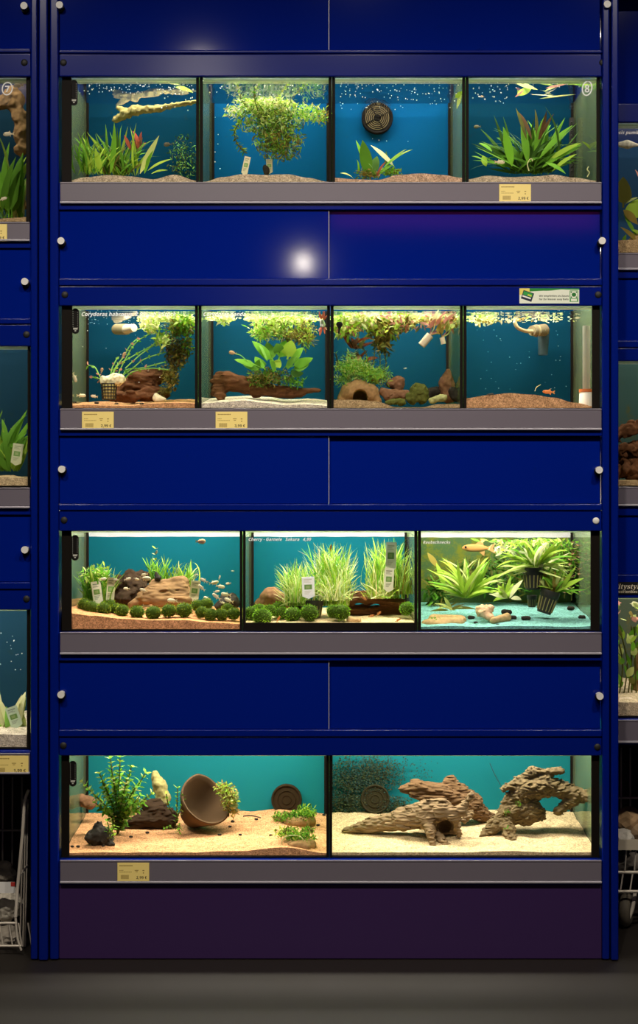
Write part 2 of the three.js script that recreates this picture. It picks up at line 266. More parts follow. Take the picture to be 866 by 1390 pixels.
// ---------------------------------------------------------------- racks
function knobOn(parent, px, py, zf, mat = M.knob) {
  const x = X(px, zf), y = Y(py, zf), g = part('knob', cyl(V(x, y, zf - 0.004), V(x, y, zf + 0.014), 0.0075, 0.0082, 18), mat, parent);
  part('shaft', cyl(V(x, y - 0.003, zf - 0.006), V(x, y - 0.003, zf + 0.004), 0.009, 0.0095, 16), M.black, g, true).position.set(0, 0, 0);
  return g;
}
function buildRack(o) {
  const zf = o.zf, [x0, x1] = o.bay, ux = p => X(p, zf), uy = p => Y(p, zf), back = zf - 0.41;
  const g = thing('aquarium_rack', o.label, 'rack', V((ux(x0) + ux(x1)) / 2, 0, zf));
  const bar = (name, a, b, c, d, z0, z1, mat = M.blue, r = 0.002) => part(name, (r ? rbox : box)(ux(a), ux(b), uy(d), uy(c), z0, z1, r), mat, g);
  for (const [a, b, proud] of o.posts) bar('post', a, b, -90, o.floorPy, back, zf + proud, M.blue, 0.004);
  bar('back_panel', x0, x1, -90, o.rows[o.rows.length - 1].shelfBottom, back - 0.012, back, M.blue, 0);
  bar('dark_void_panel', x0, x1, o.rows[o.rows.length - 1].shelfBottom, o.floorPy, back - 0.012, back, M.dark, 0);  // added dark sheet, standing in for the shaded void under the lowest shelf
  bar('top_panel', x0, x1, -90, -80, back, zf, M.blue);
  for (const r of o.rows) {
    if (r.beam) bar('beam', x0, x1, r.beam[0], r.beam[1], zf - 0.014, zf, M.blue, 0.003);
    if (r.track) bar('door_track', x0, x1, r.track[0], r.track[1], zf - 0.02, zf + 0.004, M.blue, 0.003);
    bar('shelf', x0, x1, r.open[1] + 1, r.shelfBottom, back, zf + 0.001, M.blue, 0.002);
    const rl = bar('price_rail', x0 + 2, x1 - 1, r.rail[0], r.rail[1] - 3, zf + 0.001, zf + 0.006, M.rail, 0.002);
    part('rail_lip', rbox(ux(x0 + 2), ux(x1 - 1), uy(r.rail[1]), uy(r.rail[1] - 3), zf + 0.001, zf + 0.009, 0.0015), M.lip, rl);
    part('rail_lip', rbox(ux(x0 + 2), ux(x1 - 1), uy(r.rail[0] + 1.2), uy(r.rail[0] - 1.2), zf + 0.001, zf + 0.007, 0.001), M.rail, rl);
    if (r.board) bar('reflector_board', x0 + 2, x1 - 2, r.lampPy - 20, r.board, back, back + 0.006, M.white, 0);
    if (r.door) {
      const s = o.seam ?? x1;
      const d1 = bar('door', x0, s, r.door[0], r.door[1], zf - 0.012, zf - 0.005, M.door, 0.0015);
      const dd = [d1];
      if (o.seam) { dd.push(bar('door', s + 0.5, x1 - 0.6, r.door[0], r.door[1], zf - 0.02, zf - 0.0125, M.door, 0.0015)); part('edge_trim', box(ux(s), ux(s + 0.9), uy(r.door[1]), uy(r.door[0]), zf - 0.012, zf - 0.004), M.lip, d1); }
      for (const [kx, ky, w] of r.knobs || []) knobOn(dd[Math.min(w, dd.length - 1)], kx, ky, zf);
    }
    for (const [cx, cy, white] of r.caps || []) part('cap_screw', new THREE.SphereGeometry(0.008, 16, 10).scale(1, 1, 0.5).translate(ux(cx), uy(cy), zf), white ? M.knob : M.dark, g);
    // the tube above the tanks
    const lx = (ux(x0) + ux(x1)) / 2, w = Math.abs(ux(x1) - ux(x0)) - 0.06, ly = uy(r.lampPy), lz = zf + (o.lampZ ?? -0.15);
    const t = thing('fluorescent_lamp', r.lampLabel, 'lamp', V(lx, ly, lz));
    part('glass_tube', cyl(V(-w / 2, 0.016, 0), V(w / 2, 0.016, 0), 0.013, 0.013, 16), std(lin(0.9, 0.9, 0.9), 0.4, { emissive: TUBE_COLOR, emissiveIntensity: 2 }), t, true);
    for (const s of [-1, 1]) part('end_cap', cyl(V(s * w / 2, 0.016, 0), V(s * (w / 2 + 0.02), 0.016, 0), 0.016, 0.016, 16), M.white, t, true);
    part('reflector', rbox(-w / 2, w / 2, 0.031, 0.036, -0.05, 0.05, 0.002), M.white, t, true);
    const a = new THREE.RectAreaLight(TUBE_COLOR, r.power, w, 0.05); a.position.set(lx, ly, lz); a.lookAt(lx, ly - 1, lz); scene.add(a);
  }
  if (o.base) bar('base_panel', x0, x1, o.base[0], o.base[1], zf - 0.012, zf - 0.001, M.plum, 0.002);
  return g;
}
const row = (door, track, beam, open, rail, shelfBottom, lampPy, power, lampLabel, knobs, caps, board) => ({ board, door, track, beam, open, rail, shelfBottom, lampPy, power, lampLabel, knobs, caps });
const TL = n => `white fluorescent tube behind the sliding doors over the ${n} shelf`;
buildRack({
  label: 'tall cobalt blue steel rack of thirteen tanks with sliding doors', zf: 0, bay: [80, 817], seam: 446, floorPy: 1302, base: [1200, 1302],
  posts: [[68, 80, 0.006], [817, 827, 0.006]],
  rows: [
    row([-78, 68], [68, 73], [73, 104], [104, 247], [249, 277], 285, 20, TUBE_POWER[0], TL('topmost central'), [[82, 9, 0], [823, 8, 1]], [[86, 85], [818, 85]]),
    row([285, 378], [378, 388], [388, 415], [415, 555], [556, 584], 592, 325, TUBE_POWER[1], TL('second central'), [[84, 328, 0], [816, 328, 1]], [[88, 400], [812, 400]]),
    row([592, 684], [684, 693], [693, 721], [721, 857], [859, 888], 897, 632, TUBE_POWER[2], TL('third central'), [[85, 637, 0], [812, 638, 1]], [[87, 706], [809, 707, 1]], 735),
    row([897, 990], [990, 1000], [1000, 1026], [1026, 1166], [1168, 1198], 1201, 937, TUBE_POWER[3], TL('lowest central'), [[84, 942, 0], [813, 944, 1]], [[86, 1012], [811, 1014]]),
  ],
});
const ZR = -0.2;
buildRack({
  label: 'narrow blue rack beside the wire basket whose tank is numbered seven', zf: 0, bay: [-190, 42], floorPy: 1302,
  posts: [[42, 51.5, 0.006], [-200, -190, 0.006]],
  rows: [
    row([-78, 66], [66, 72], [72, 104], [104, 301], [303, 328], 337, 20, SIDE_POWER.left[0], TL('rack numbered seven, top'), [[34, 10, 0]], [[33, 85]]),
    row([337, 432], [432, 440], [440, 470], [470, 661], [663, 690], 699, 385, SIDE_POWER.left[1], TL('rack numbered seven, middle'), [[35, 383, 0]], [[36, 454]]),
    row([699, 790], [790, 800], [800, 828], [828, 1018], [1023, 1050], 1052, 745, SIDE_POWER.left[2], TL('rack numbered seven, bottom'), [[35, 746, 0]], [[36, 813]]),
  ],
});
buildRack({
  label: 'set-back dark blue rack beside the blue pillar, above the rock trolley', zf: ZR, bay: [820, 1040], floorPy: 1275,
  posts: [[808, 820, 0.004], [1040, 1050, 0.004]],
  rows: [
    row([14, 140], null, [140, 166], [166, 343], [345, 367], 378, 85, SIDE_POWER.right[0], TL('set-back rack, top'), null, null),
    row([378, 462], [462, 472], [472, 490], [490, 661], [662, 687], 700, 425, SIDE_POWER.right[1], TL('set-back rack, middle'), null, null),
    row([700, 780], null, [780, 812], [812, 975], [978, 1008], 1011, 745, SIDE_POWER.right[2], TL('set-back rack, bottom'), null, null),
  ],
});
solo('cover_strip', pbox(53.5, 66, -90, 1302, -0.3, 0.012, 0, 0.004), M.blue, 'blue steel cover strip between the two flush racks', 'pillar');
solo('cover_strip', pbox(828.5, 838.5, -90, 1302, -0.3, 0.012, 0, 0.004), M.blue, 'blue steel cover strip hiding the edge of the set-back rack', 'pillar');

// ---------------------------------------------------------------- tanks
const filmTex = (a, b, amount) => dataTex(256, (u, v, i, j) => { const n = fbm(i / 26, j / 26, a[0] * 9) * 0.5 + 0.35 * N3(i / 4, j / 4, 2.2), t = clamp((n - 0.5 + amount) * 2.4, 0, 1); return [0, 1, 2].map(k => 255 * Math.pow(lerp(a[k], b[k], t), 1 / 2.2)); }, true);
const FILM = { top: [0.0006, 0.075, 0.21], topDark: [0.0006, 0.035, 0.075], mid: [0.0006, 0.034, 0.066], low: [0.002, 0.1, 0.14], base: [0.006, 0.16, 0.18] };
const film = (c, amount = 0.1, stain = [0.02, 0.05, 0.04]) => phys(lin(1, 1, 1), 1, { specularIntensity: 0.08, map: filmTex(c, stain, amount) });
const grains = dataTex(256, (u, v, i, j) => { const h = Math.sin(i * 127.1 + j * 311.7) * 43758.5453, r = h - Math.floor(h), c = 200 + 70 * (r - 0.5) + 45 * N3(i / 3, j / 3, 1.5) + 25 * N3(i / 16, j / 16, 4); return r > 0.975 ? [70, 50, 40] : [c + 8, c, c - 8]; }, true);
const sandMat = (r, g, b) => { const t = grains.clone(); t.needsUpdate = true; t.repeat.set(1.7, 1.7); return phys(lin(r, g, b), 1, { specularIntensity: 0.2, map: t, bumpMap: t, bumpScale: 0.0006 }); };
function buildTank(o) {                                       // px: outer x0, x1; clear x0, x1; y top and bottom of the view; zf plane
  const [a, b, c, d] = o.px, zo = o.zo ?? 0, z0 = Z0 + zo, z1 = ZB + zo, yb = Y(o.y[1], zo), yt = Y(o.y[0] - 16, zo), zx = p => X(p, zo);
  const g = thing('aquarium_tank', o.label, 'aquarium', V((zx(a) + zx(b)) / 2, yb, (z0 + z1) / 2));
  const xa = zx(a) + 0.0008, xb = zx(b) - 0.0008, t = 0.004;
  part('front_pane', box(xa + t, xb - t, yb, yt, z0 - t, z0), M.glass, g);
  part('side_pane', box(xa, xa + t, yb, yt, z1, z0), M.sideGlass, g);
  part('side_pane', box(xb - t, xb, yb, yt, z1, z0), M.sideGlass, g);
  const bp = box(xa + t, xb - t, yb, o.filmTop ? Y(o.filmTop, zo) : yt, z1 - t, z1), uv = bp.attributes.uv; for (let i = 0; i < uv.count; i++) uv.setXY(i, uv.getX(i) * (xb - xa) * 3, uv.getY(i) * (yt - yb) * 3);
  part('back_pane', bp, o.film, g);
  if (o.upper) part('painted_reflection_panel', box(xa + t, xb - t, yt, Y(o.upper, zo), z1 - t, z1), M.upper, g);  // added panel; its teal imitates the tank mirrored in the water's underside
  part('bottom_pane', box(xa + t, xb - t, yb, yb + 0.003, z1, z0 - t), M.silicone, g);
  const wl = zx(c) - xa, wr = xb - zx(d);
  part('silicone_seam', rbox(xa, xa + wl, yb, yt, z0, z0 + 0.004, 0.001), M.silicone, g);
  part('silicone_seam', rbox(xb - wr, xb, yb, yt, z0, z0 + 0.004, 0.001), M.silicone, g);
  part('silicone_seam', box(xa + wl, xb - wr, yb, yb + L(o.lip ?? 1.5), z0, z0 + 0.003), M.silicone, g);
  for (const [p, q] of [[xa + t, xa + t + 0.006], [xb - t - 0.006, xb - t]]) part('silicone_seam', box(p, q, yb + 0.003, yt, z1, z1 + 0.006), M.silicone, g);
  part('top_strut', rbox(xa + t, xb - t, Y(o.y[0] + 2.2, zo), Y(o.y[0] - 1, zo), z0 - 0.034, z0 - t - 0.0005, 0.001), M.strut, g);
  const w = new THREE.PlaneGeometry(xb - xa - 2 * t - 0.002, z0 - z1 - t - 0.002, 40, 40).rotateX(-Math.PI / 2), wp = w.attributes.position, fq = rnd() * 30;
  for (let i = 0; i < wp.count; i++) wp.setY(i, 0.0012 * N3(wp.getX(i) * 22 + fq, wp.getZ(i) * 22, 1));
  w.computeVertexNormals(); w.translate((xa + xb) / 2, Y(o.water, zo), (z0 + z1 - t) / 2);
  solo('tank_water', w, M.surface, `clear water filling the ${o.short}`, 'water', null, 'stuff');
  if (o.sand) {                                              // heights in pixels above the bottom; profile(u) at the front, rise at the back
    const nx = 60, nz = 40, pos = [], uvs = [], idx = [], A = xa + t + 0.0006, B = xb - t - 0.0006, zf = z0 - t - 0.0006, zb = z1 + 0.0006, { front, rise = 0, bump = 3 } = o.sand, prof = u => { const s = u * (front.length - 1), i = Math.min(front.length - 2, Math.floor(s)), f = s - i, e = f * f * (3 - 2 * f); return lerp(front[i], front[i + 1], e); };
    const h = (u, v) => Math.max(0.0045, L(prof(u) + rise * v + bump * Math.min(1, v * 6 + 0.25) * (fbm(u * (B - A) * 14 + fq, v * 4, 3) + 0.35 * N3(u * (B - A) * 70, v * 24, 5)), zo));
    for (let j = 0; j <= nz; j++) for (let i = 0; i <= nx; i++) { const u = i / nx, v = j / nz, x = lerp(A, B, u), z = lerp(zf, zb, v); pos.push(x, yb + h(u, v), z); uvs.push(x * 2, z * 2); }
    const base = pos.length / 3;
    for (let i = 0; i <= nx; i++) { const u = i / nx, x = lerp(A, B, u); pos.push(x, yb + h(u, 0), zf, x, yb + 0.0032, zf); uvs.push(x * 2, h(u, 0) * 2, x * 2, 0); }
    for (let j = 0; j < nz; j++) for (let i = 0; i < nx; i++) { const p = j * (nx + 1) + i, q = p + nx + 1; idx.push(p, p + 1, q, p + 1, q + 1, q); }
    for (let i = 0; i < nx; i++) { const p = base + 2 * i; idx.push(p, p + 1, p + 2, p + 2, p + 1, p + 3); }
    const sg = new THREE.BufferGeometry(); sg.setAttribute('position', new THREE.Float32BufferAttribute(pos, 3)); sg.setAttribute('uv', new THREE.Float32BufferAttribute(uvs, 2)); sg.setIndex(idx); sg.computeVertexNormals();
    solo('sand_bed', sg, o.sand.mat, o.sand.label, 'sand', null, 'stuff');
  }
  return g;
}
const SM = { rust: sandMat(0.98, 0.5, 0.24), beige: sandMat(0.9, 0.78, 0.55), pinkish: sandMat(0.92, 0.66, 0.46), orange: sandMat(0.86, 0.52, 0.27), white: sandMat(0.95, 0.9, 0.76), tan: sandMat(0.66, 0.5, 0.27), peach: sandMat(0.92, 0.52, 0.26), cream: sandMat(0.88, 0.73, 0.44), teal: sandMat(0.26, 0.66, 0.66) };
const TANKS = {};
const T = (key, px, y, water, filmMat, label, short, sand, o = {}) => { TANKS[key] = buildTank({ px, y, water, film: filmMat, label, short, sand, ...o }); };
const f1 = film(FILM.top, 0.02), f2 = film(FILM.mid, 0.03), f3 = film(FILM.low, 0.02), f4 = film(FILM.base, 0.1, [0.03, 0.14, 0.14]), fMoss = film([0.03, 0.16, 0.15], 0.5, [0.07, 0.08, 0.025]);
T('a1', [82, 270, 96, 265.5], [104, 247], 108, film(FILM.topDark, 0.2), 'tank with green fern under a floating twig, beside the numbered rack', 'tank with the fern under a floating twig', { front: [3, 9, 12, 10, 6, 12, 4], bump: 2.5, mat: SM.beige, label: 'beige gravel mounded under the fern and twig' }, { upper: 30 });
T('a2', [270, 450.5, 275, 446], [104, 247], 108, f1, 'tank filled by a floating yellow-green weed mass over two tags', 'tank with the floating weed mass', { front: [2, 9, 13, 12, 13, 8, 2], bump: 2, mat: SM.beige, label: 'beige gravel in two low mounds below floating weed' }, { upper: 30 });
T('a3', [450.5, 632.5, 455, 628], [104, 247], 108, f1, 'blue tank with a round black vent on its back wall', 'tank with the round black vent', { front: [8, 6, 5, 12, 14, 12, 8], bump: 2, mat: SM.pinkish, label: 'pinkish gravel in the tank with the black vent' }, { upper: 30 });
T('a4', [632.5, 816.5, 637, 811], [104, 247], 108, film(FILM.topDark, 0.12), 'tank numbered eight with a large dark green fern', 'tank numbered eight', { front: [6, 11, 9, 10, 12, 8, 4], bump: 2.5, mat: SM.beige, label: 'brown and beige gravel under the large fern' }, { upper: 30 });
T('b1', [82, 268.5, 97, 264], [415, 555], 421, f2, 'tank with a plant in a net pot and an olive weed column', 'tank with the net pot plant', { front: [5, 6, 5, 5, 8, 9, 8], rise: 15, bump: 1.5, mat: SM.peach, label: 'peach coloured sand around the net pot' }, { upper: 385 });
T('b2', [268.5, 448.5, 273, 444], [415, 555], 421, f2, 'tank with broad green leaves and moss on driftwood over white sand', 'tank with moss and white sand', { front: [8, 10, 12, 9, 6, 7, 5], rise: 18, bump: 1.5, mat: SM.white, label: 'white sand below the long driftwood' }, { upper: 385 });
T('b3', [448.5, 629.5, 453, 625], [415, 555], 421, film(FILM.mid, 0.12), 'crowded tank with pink floating stems and a half coconut cave', 'crowded tank with the coconut cave', { front: [13, 13, 11, 3, 2, 7, 7], bump: 1.5, mat: SM.tan, label: 'tan sand sloping away from the coconut cave' }, { upper: 385 });
T('b4', [629.5, 816, 634, 805], [415, 555], 421, f2, 'nearly bare tank with a sand dune and a filter outlet', 'nearly bare tank with a dune', { front: [15, 19, 22, 20, 16, 9, 3], bump: 1, mat: SM.orange, label: 'orange-brown sand dune in the nearly bare tank' }, { upper: 385 });
T('c1', [82, 329, 96, 325], [721, 857], 729, f3, 'wide tank of pale fish above a row of moss balls', 'wide tank of pale fish', {  front: [24, 20, 16, 14, 14, 11, 9], bump: 1.5, rise: 5, mat: SM.rust, label: 'orange sand sloping before the row of moss balls' }, { filmTop: 729 });
T('c2', [329, 567.5, 333, 563], [721, 857], 729, f3, 'tank with grassy potted plants and a dark bottom edge', 'tank with grassy potted plants', { front: [9, 9, 10, 10, 9, 10, 9], bump: 1.5, rise: 4, mat: SM.cream, label: 'cream sand under the grassy potted plants' }, { lip: 11, filmTop: 729 });
T('c3', [567.5, 816, 572, 803], [721, 857], 730, film([0.05, 0.1, 0.035], 0.55, [0.12, 0.135, 0.012]), 'greenish tank with leafy plants in black pots on turquoise gravel', 'greenish tank with black pots', { front: [5, 6, 5, 6, 6, 5, 6], bump: 2, rise: 16, mat: SM.teal, label: 'turquoise gravel under the black plant pots' }, { filmTop: 730 });
T('d1', [81.5, 447, 93, 443], [1026, 1166], 1018, f4, 'large tank with a broken clay pot lying on orange sand', 'large tank with the clay pot', { front: [5, 6, 6, 6, 8, 13, 5], bump: 3, rise: 10, mat: SM.peach, label: 'orange sand around the broken clay pot' });
T('d2', [447, 815.5, 451, 804], [1026, 1166], 1018, f4, 'large tank with bare driftwood branches on cream sand', 'large tank with driftwood', { front: [6, 6, 6, 6, 8, 6, 6], bump: 3, rise: 12, mat: SM.cream, label: 'cream sand under the bare driftwood' });
const film5 = film([0.01, 0.05, 0.09], 0.15);
T('l1', [-188, 40, -180, 34], [104, 301], 109, film5, 'tall planted tank marked with a circled seven', 'tank marked seven', { front: [6, 6, 6, 6, 8], mat: SM.tan, label: 'brown gravel in the tank marked seven' });
T('l2', [-188, 40, -180, 36], [470, 661], 478, film5, 'leafy tank with a tilted plant tag, between two other tanks', 'leafy tank with a tilted tag', { front: [14, 14, 14, 14, 12], mat: SM.cream, label: 'cream sand under the leafy plant with tilted tag' });
T('l3', [-188, 40, -180, 35], [828, 1018], 824, film5, 'tank of pale leaves above the large yellow price label', 'tank of pale leaves', { front: [20, 20, 20, 20, 18], mat: SM.white, label: 'white sand in the tank of pale leaves' });
const zr = { zo: ZR };
T('r1', [822, 1038, 832, 1030], [166, 343], 171, film([0.02, 0.07, 0.16], 0.1), 'tank of round leaved plants in the set-back rack', 'tank of round leaved plants', { front: [18, 20, 26, 22, 20], mat: SM.tan, label: 'tan gravel below round leaved plants' }, zr);
T('r2', [822, 1038, 832, 1030], [490, 661], 498, film([0.05, 0.11, 0.1], 0.3, [0.1, 0.11, 0.04]), 'murky tank full of brown wood in the set-back rack', 'murky tank of brown wood', { front: [8, 8, 8, 8, 8], mat: SM.tan, label: 'thin tan sand under the brown wood' }, zr);
T('r3', [822, 1038, 832, 1030], [812, 975], 808, film([0.06, 0.08, 0.05], 0.3, [0.1, 0.09, 0.03]), 'bright planted tank just above the rock trolley', 'planted tank above the rock trolley', { front: [20, 20, 20, 20, 20], rise: 8, mat: SM.beige, label: 'pale gravel in the tank above the rock trolley' }, zr);

// ---------------------------------------------------------------- small makers for what the tanks hold
function plantOf(name, label, px, py, f, geos, group, stemMat) {   // geos: foliage geometry (+ stems)
  const g = thing(name, label, 'plant', P(px, py, Z(f)), group);
  const list = Array.isArray(geos) ? geos : [geos];
  for (const q of list) if (q.foliage) { part('foliage', q.foliage, M.leafVC, g).userData.kind = 'stuff'; for (const st of q.stems) part('stem', st, stemMat || LM.olive, g); } else part('foliage', q, M.leafVC, g).userData.kind = 'stuff';
  return g;
}
function plantTag(label, px, py, f, w, h, deg, print = '#7d8a70', base = '#e9e7d2') {
  const z = Z(f), sh = new THREE.Shape(), W = L(w, z) / 2, H = L(h, z);
  sh.moveTo(-W, H); sh.lineTo(W, H); sh.lineTo(W, H * 0.12); sh.lineTo(0, 0); sh.lineTo(-W, H * 0.12); sh.closePath();
  const g = thing('plant_tag', label, 'tag', P(px, py, z)); g.rotation.z = -deg * Math.PI / 180; g.rotation.y = 0.1;
  part('card', new THREE.ExtrudeGeometry(sh, { depth: 0.0012, bevelEnabled: false }), std(new THREE.Color(base), 0.6), g, true);
  const t = canvasTex(64, 160, (x, a, b) => { x.fillStyle = base; x.fillRect(0, 0, a, b); x.fillStyle = print; x.fillRect(8, 10, 44, 9); x.fillRect(8, 26, 30, 5); x.fillRect(8, 36, 40, 4); x.fillStyle = '#6f9a4a'; x.fillRect(10, 60, 42, 44); x.fillStyle = '#99b070'; x.fillRect(18, 70, 22, 24); x.fillStyle = print; for (let k = 0; k < 4; k++) x.fillRect(10, 115 + k * 9, 40 - 6 * k, 4); });
  part('print', new THREE.PlaneGeometry(W * 1.86, H * 0.8).translate(0, H * 0.55, 0.0016), std(lin(1, 1, 1), 0.6, { map: t }), g, true);
  return g;
}
function fishGeo(cols, deep = 0.3) {                          // head to +x, length 1
  const s = new Soup(), b = new THREE.SphereGeometry(0.5, 16, 12), p = b.attributes.position;
  for (let i = 0; i < p.count; i++) { const x = p.getX(i), t = x + 0.5, h = deep * 2 * Math.pow(clamp(t, 0, 1), 0.35); p.setXYZ(i, x * 0.8 + 0.1, p.getY(i) * (h * 0.75 + 0.12), p.getZ(i) * (h * 0.4 + 0.06)); }
  b.computeVertexNormals(); s.add(b, ID, cols[0]);
  const fin = pts => { const sh = new THREE.Shape(); pts.forEach(([x, y], i) => i ? sh.lineTo(x, y) : sh.moveTo(x, y)); const g = new THREE.ExtrudeGeometry(sh, { depth: 0.02, bevelEnabled: false }); g.translate(0, 0, -0.01); s.add(g, ID, cols[1]); };
  fin([[-0.24, 0.03], [-0.5, 0.16], [-0.42, 0], [-0.5, -0.16], [-0.24, -0.03]]); fin([[0.12, 0.1], [-0.1, 0.28], [-0.14, 0.08]]); fin([[0.0, -0.1], [-0.16, -0.24], [-0.18, -0.05]]);
  for (const q of [-1, 1]) s.add(new THREE.SphereGeometry(0.035, 8, 6), new THREE.Matrix4().makeTranslation(0.38, 0.03, q * 0.085), [0.01, 0.01, 0.01]);
  return s.geo();
}
const FISH = { pale: fishGeo([[0.66, 0.6, 0.42], [0.6, 0.5, 0.3]], 0.19), tan: fishGeo([[0.45, 0.3, 0.15], [0.4, 0.28, 0.15]]), orange: fishGeo([[0.5, 0.19, 0.06], [0.5, 0.25, 0.08]], 0.15), long: fishGeo([[0.42, 0.2, 0.06], [0.4, 0.22, 0.08]], 0.09), grey: fishGeo([[0.14, 0.13, 0.09], [0.12, 0.11, 0.08]]) };
function fish(kind, label, px, py, f, len, deg, flip, group) {
  const m = solo('small_fish', FISH[kind], M.vc, label, 'fish', group); m.position.copy(P(px, py, Z(f))); m.scale.setScalar(L(len, Z(f))); m.rotation.set(0, flip ? Math.PI - 0.25 : 0.2, deg * Math.PI / 180); return m;
}
const ballGeos = [0, 1, 2, 3, 4].map(bk => { const vivid = bk > 2; const s = new Soup(), core = new THREE.IcosahedronGeometry(0.9, 3), p = core.attributes.position; for (let i = 0; i < p.count; i++) { const v = V(p.getX(i), p.getY(i), p.getZ(i)); v.multiplyScalar(1 + 0.09 * N3(v.x * 3, v.y * 3, v.z * 3)); p.setXYZ(i, v.x, v.y * 0.88, v.z); } core.computeVertexNormals(); s.add(core, ID, [0.05, 0.095, 0.004]);
  for (let i = 0; i < 420; i++) { const d = V(gauss(), gauss(), gauss()).normalize(); d.y *= 0.9; const b = d.clone().multiplyScalar(0.84), tip = d.clone().multiplyScalar(R(0.98, 1.12)).add(V(gauss(), gauss(), gauss()).multiplyScalar(0.09)); s.add(LEAF.tiny[0], leafMatrix(b, tip, 0.09), tint(pick(vivid ? [[0.1, 0.24, 0.006], [0.18, 0.4, 0.012], [0.3, 0.55, 0.03]] : [[0.08, 0.14, 0.004], [0.15, 0.24, 0.006], [0.27, 0.36, 0.014]]))); } return s.geo(); });
function mossBall(label, group, px, py, f, r, vivid) { const m = solo('moss_ball', ballGeos[vivid ? 3 + Math.floor(rnd() * 2) : Math.floor(rnd() * 3)], M.leafVC, label, 'moss ball', group); m.position.copy(P(px, py, Z(f))); m.scale.setScalar(L(r * 1.08, Z(f))); m.rotation.y = R(0, 6); return m; }
function bubbles(label, list, r = [0.5, 1.1]) {               // blobs: [x0,x1,y0,y1,f0,f1,n]
  const c = []; for (const [x0, x1, y0, y1, a, b, n] of list) for (let i = 0; i < n; i++) c.push([P(R(x0, x1), R(y0, y1), Z(R(a, b))), L(R(...r))]);
  const m = new THREE.InstancedMesh(new THREE.SphereGeometry(1, 8, 6), M.bubble, c.length); c.forEach(([p, q], i) => m.setMatrixAt(i, new THREE.Matrix4().makeScale(q, q, q).setPosition(p))); m.name = numbered('air_bubbles'); scene.add(m); return tag(m, label, 'bubbles', null, 'stuff');
}
M.bubble = phys(lin(0.9, 0.95, 0.92), 0.15, {}); M.clay = phys(lin(0.1, 0.06, 0.03), 0.95, { specularIntensity: 0.2, side: THREE.DoubleSide });
M.pot = std(lin(0.018, 0.017, 0.013), 0.5); M.potLight = std(lin(0.22, 0.19, 0.06), 0.6); M.pipe = std(lin(0.34, 0.28, 0.14), 0.5); M.foam = std(lin(0.72, 0.6, 0.4), 0.9); M.wool = std(lin(0.5, 0.42, 0.14), 0.95);
function vent(label, px, py, rx, z, mat, ring) {
  const p = P(px, py, z), r = L(rx, z), g = thing('round_vent', label, 'vent', p);
  part('disc', new THREE.CylinderGeometry(r, r * 1.03, 0.01, 40).rotateX(Math.PI / 2), mat, g, true);
  part('rim', new THREE.TorusGeometry(r * 0.97, r * 0.07, 10, 40).translate(0, 0, 0.006), mat, g, true);
  for (const q of ring ? [0.28, 0.4, 0.52, 0.64, 0.76] : [0.3, 0.6]) part('ring', new THREE.TorusGeometry(r * q, r * 0.025, 6, 36).translate(0, 0, 0.006), ring || mat, g, true);
  if (ring) for (let k = 0; k < 4; k++) part('spoke', box(-r * 0.03, r * 0.03, r * 0.1, r * 0.85, 0.004, 0.009).rotateZ(k * Math.PI / 2 + 0.5), mat, g, true);
  return g;
}
function potPlant(name, label, px, py, f, w, h, deg) {        // black slotted pot, base at (px, py); returns the group (leaves are added to it)
  const z = Z(f), W = L(w, z) / 2, H = L(h, z), g = thing(name, label, 'potted plant', P(px, py, z)), pot = new THREE.Group(); pot.name = 'pot'; pot.rotation.z = -deg * Math.PI / 180; g.add(pot);
  part('pot_wall', new THREE.LatheGeometry([[0.001, 0], [W * 0.72, 0], [W * 0.76, H * 0.05], [W * 0.93, H * 0.72], [W * 0.9, H * 0.72], [W * 0.7, H * 0.06], [0.001, H * 0.06]].map(a => new THREE.Vector2(...a)), 20), M.pot, pot, true);
  part('pot_rim', new THREE.LatheGeometry([[W * 0.9, H * 0.7], [W * 1.02, H * 0.72], [W * 1.04, H], [W * 0.97, H], [W * 0.9, H * 0.74]].map(a => new THREE.Vector2(...a)), 20), M.pot, pot, true);
  for (let k = 0; k < 14; k++) { const a = k / 14 * 6.283; part('wool_strip', cyl(V(Math.sin(a) * W * 0.79, H * 0.1, Math.cos(a) * W * 0.79), V(Math.sin(a) * W * 0.93, H * 0.66, Math.cos(a) * W * 0.93), W * 0.055, W * 0.055, 5), M.potLight, pot, true); }
  return g;
}
const decal = (key, label, px0, px1, py0, py1, w, h, draw, zo = 0) => {   // writing on a tank's front pane
  const t = canvasTex(w, h, draw), m = part('handwriting', new THREE.PlaneGeometry(L(px1 - px0, zo), L(py1 - py0, zo)).translate(X((px0 + px1) / 2, zo), Y((py0 + py1) / 2, zo), Z0 + zo + 0.0007), std(lin(1, 1, 1), 0.6, { map: t, transparent: true, alphaTest: 0.35, side: THREE.DoubleSide }), TANKS[key]);
  m.userData.label = label; return m;
};
const script = (text, size, sp = 0) => (x, w, h) => { x.clearRect(0, 0, w, h); x.fillStyle = '#ffffff'; x.font = `italic bold ${size}px sans-serif`; x.textBaseline = 'middle'; x.fillText(text, 4, h * 0.5); };
const circled = n => (x, w, h) => { x.clearRect(0, 0, w, h); x.strokeStyle = '#ffffff'; x.lineWidth = 11; x.beginPath(); x.ellipse(w / 2, h / 2, w * 0.42, h * 0.42, 0.2, 0, 6.3); x.stroke(); x.fillStyle = '#ffffff'; x.font = `bold ${h * 0.6}px sans-serif`; x.textAlign = 'center'; x.textBaseline = 'middle'; x.fillText(n, w / 2, h * 0.53); };

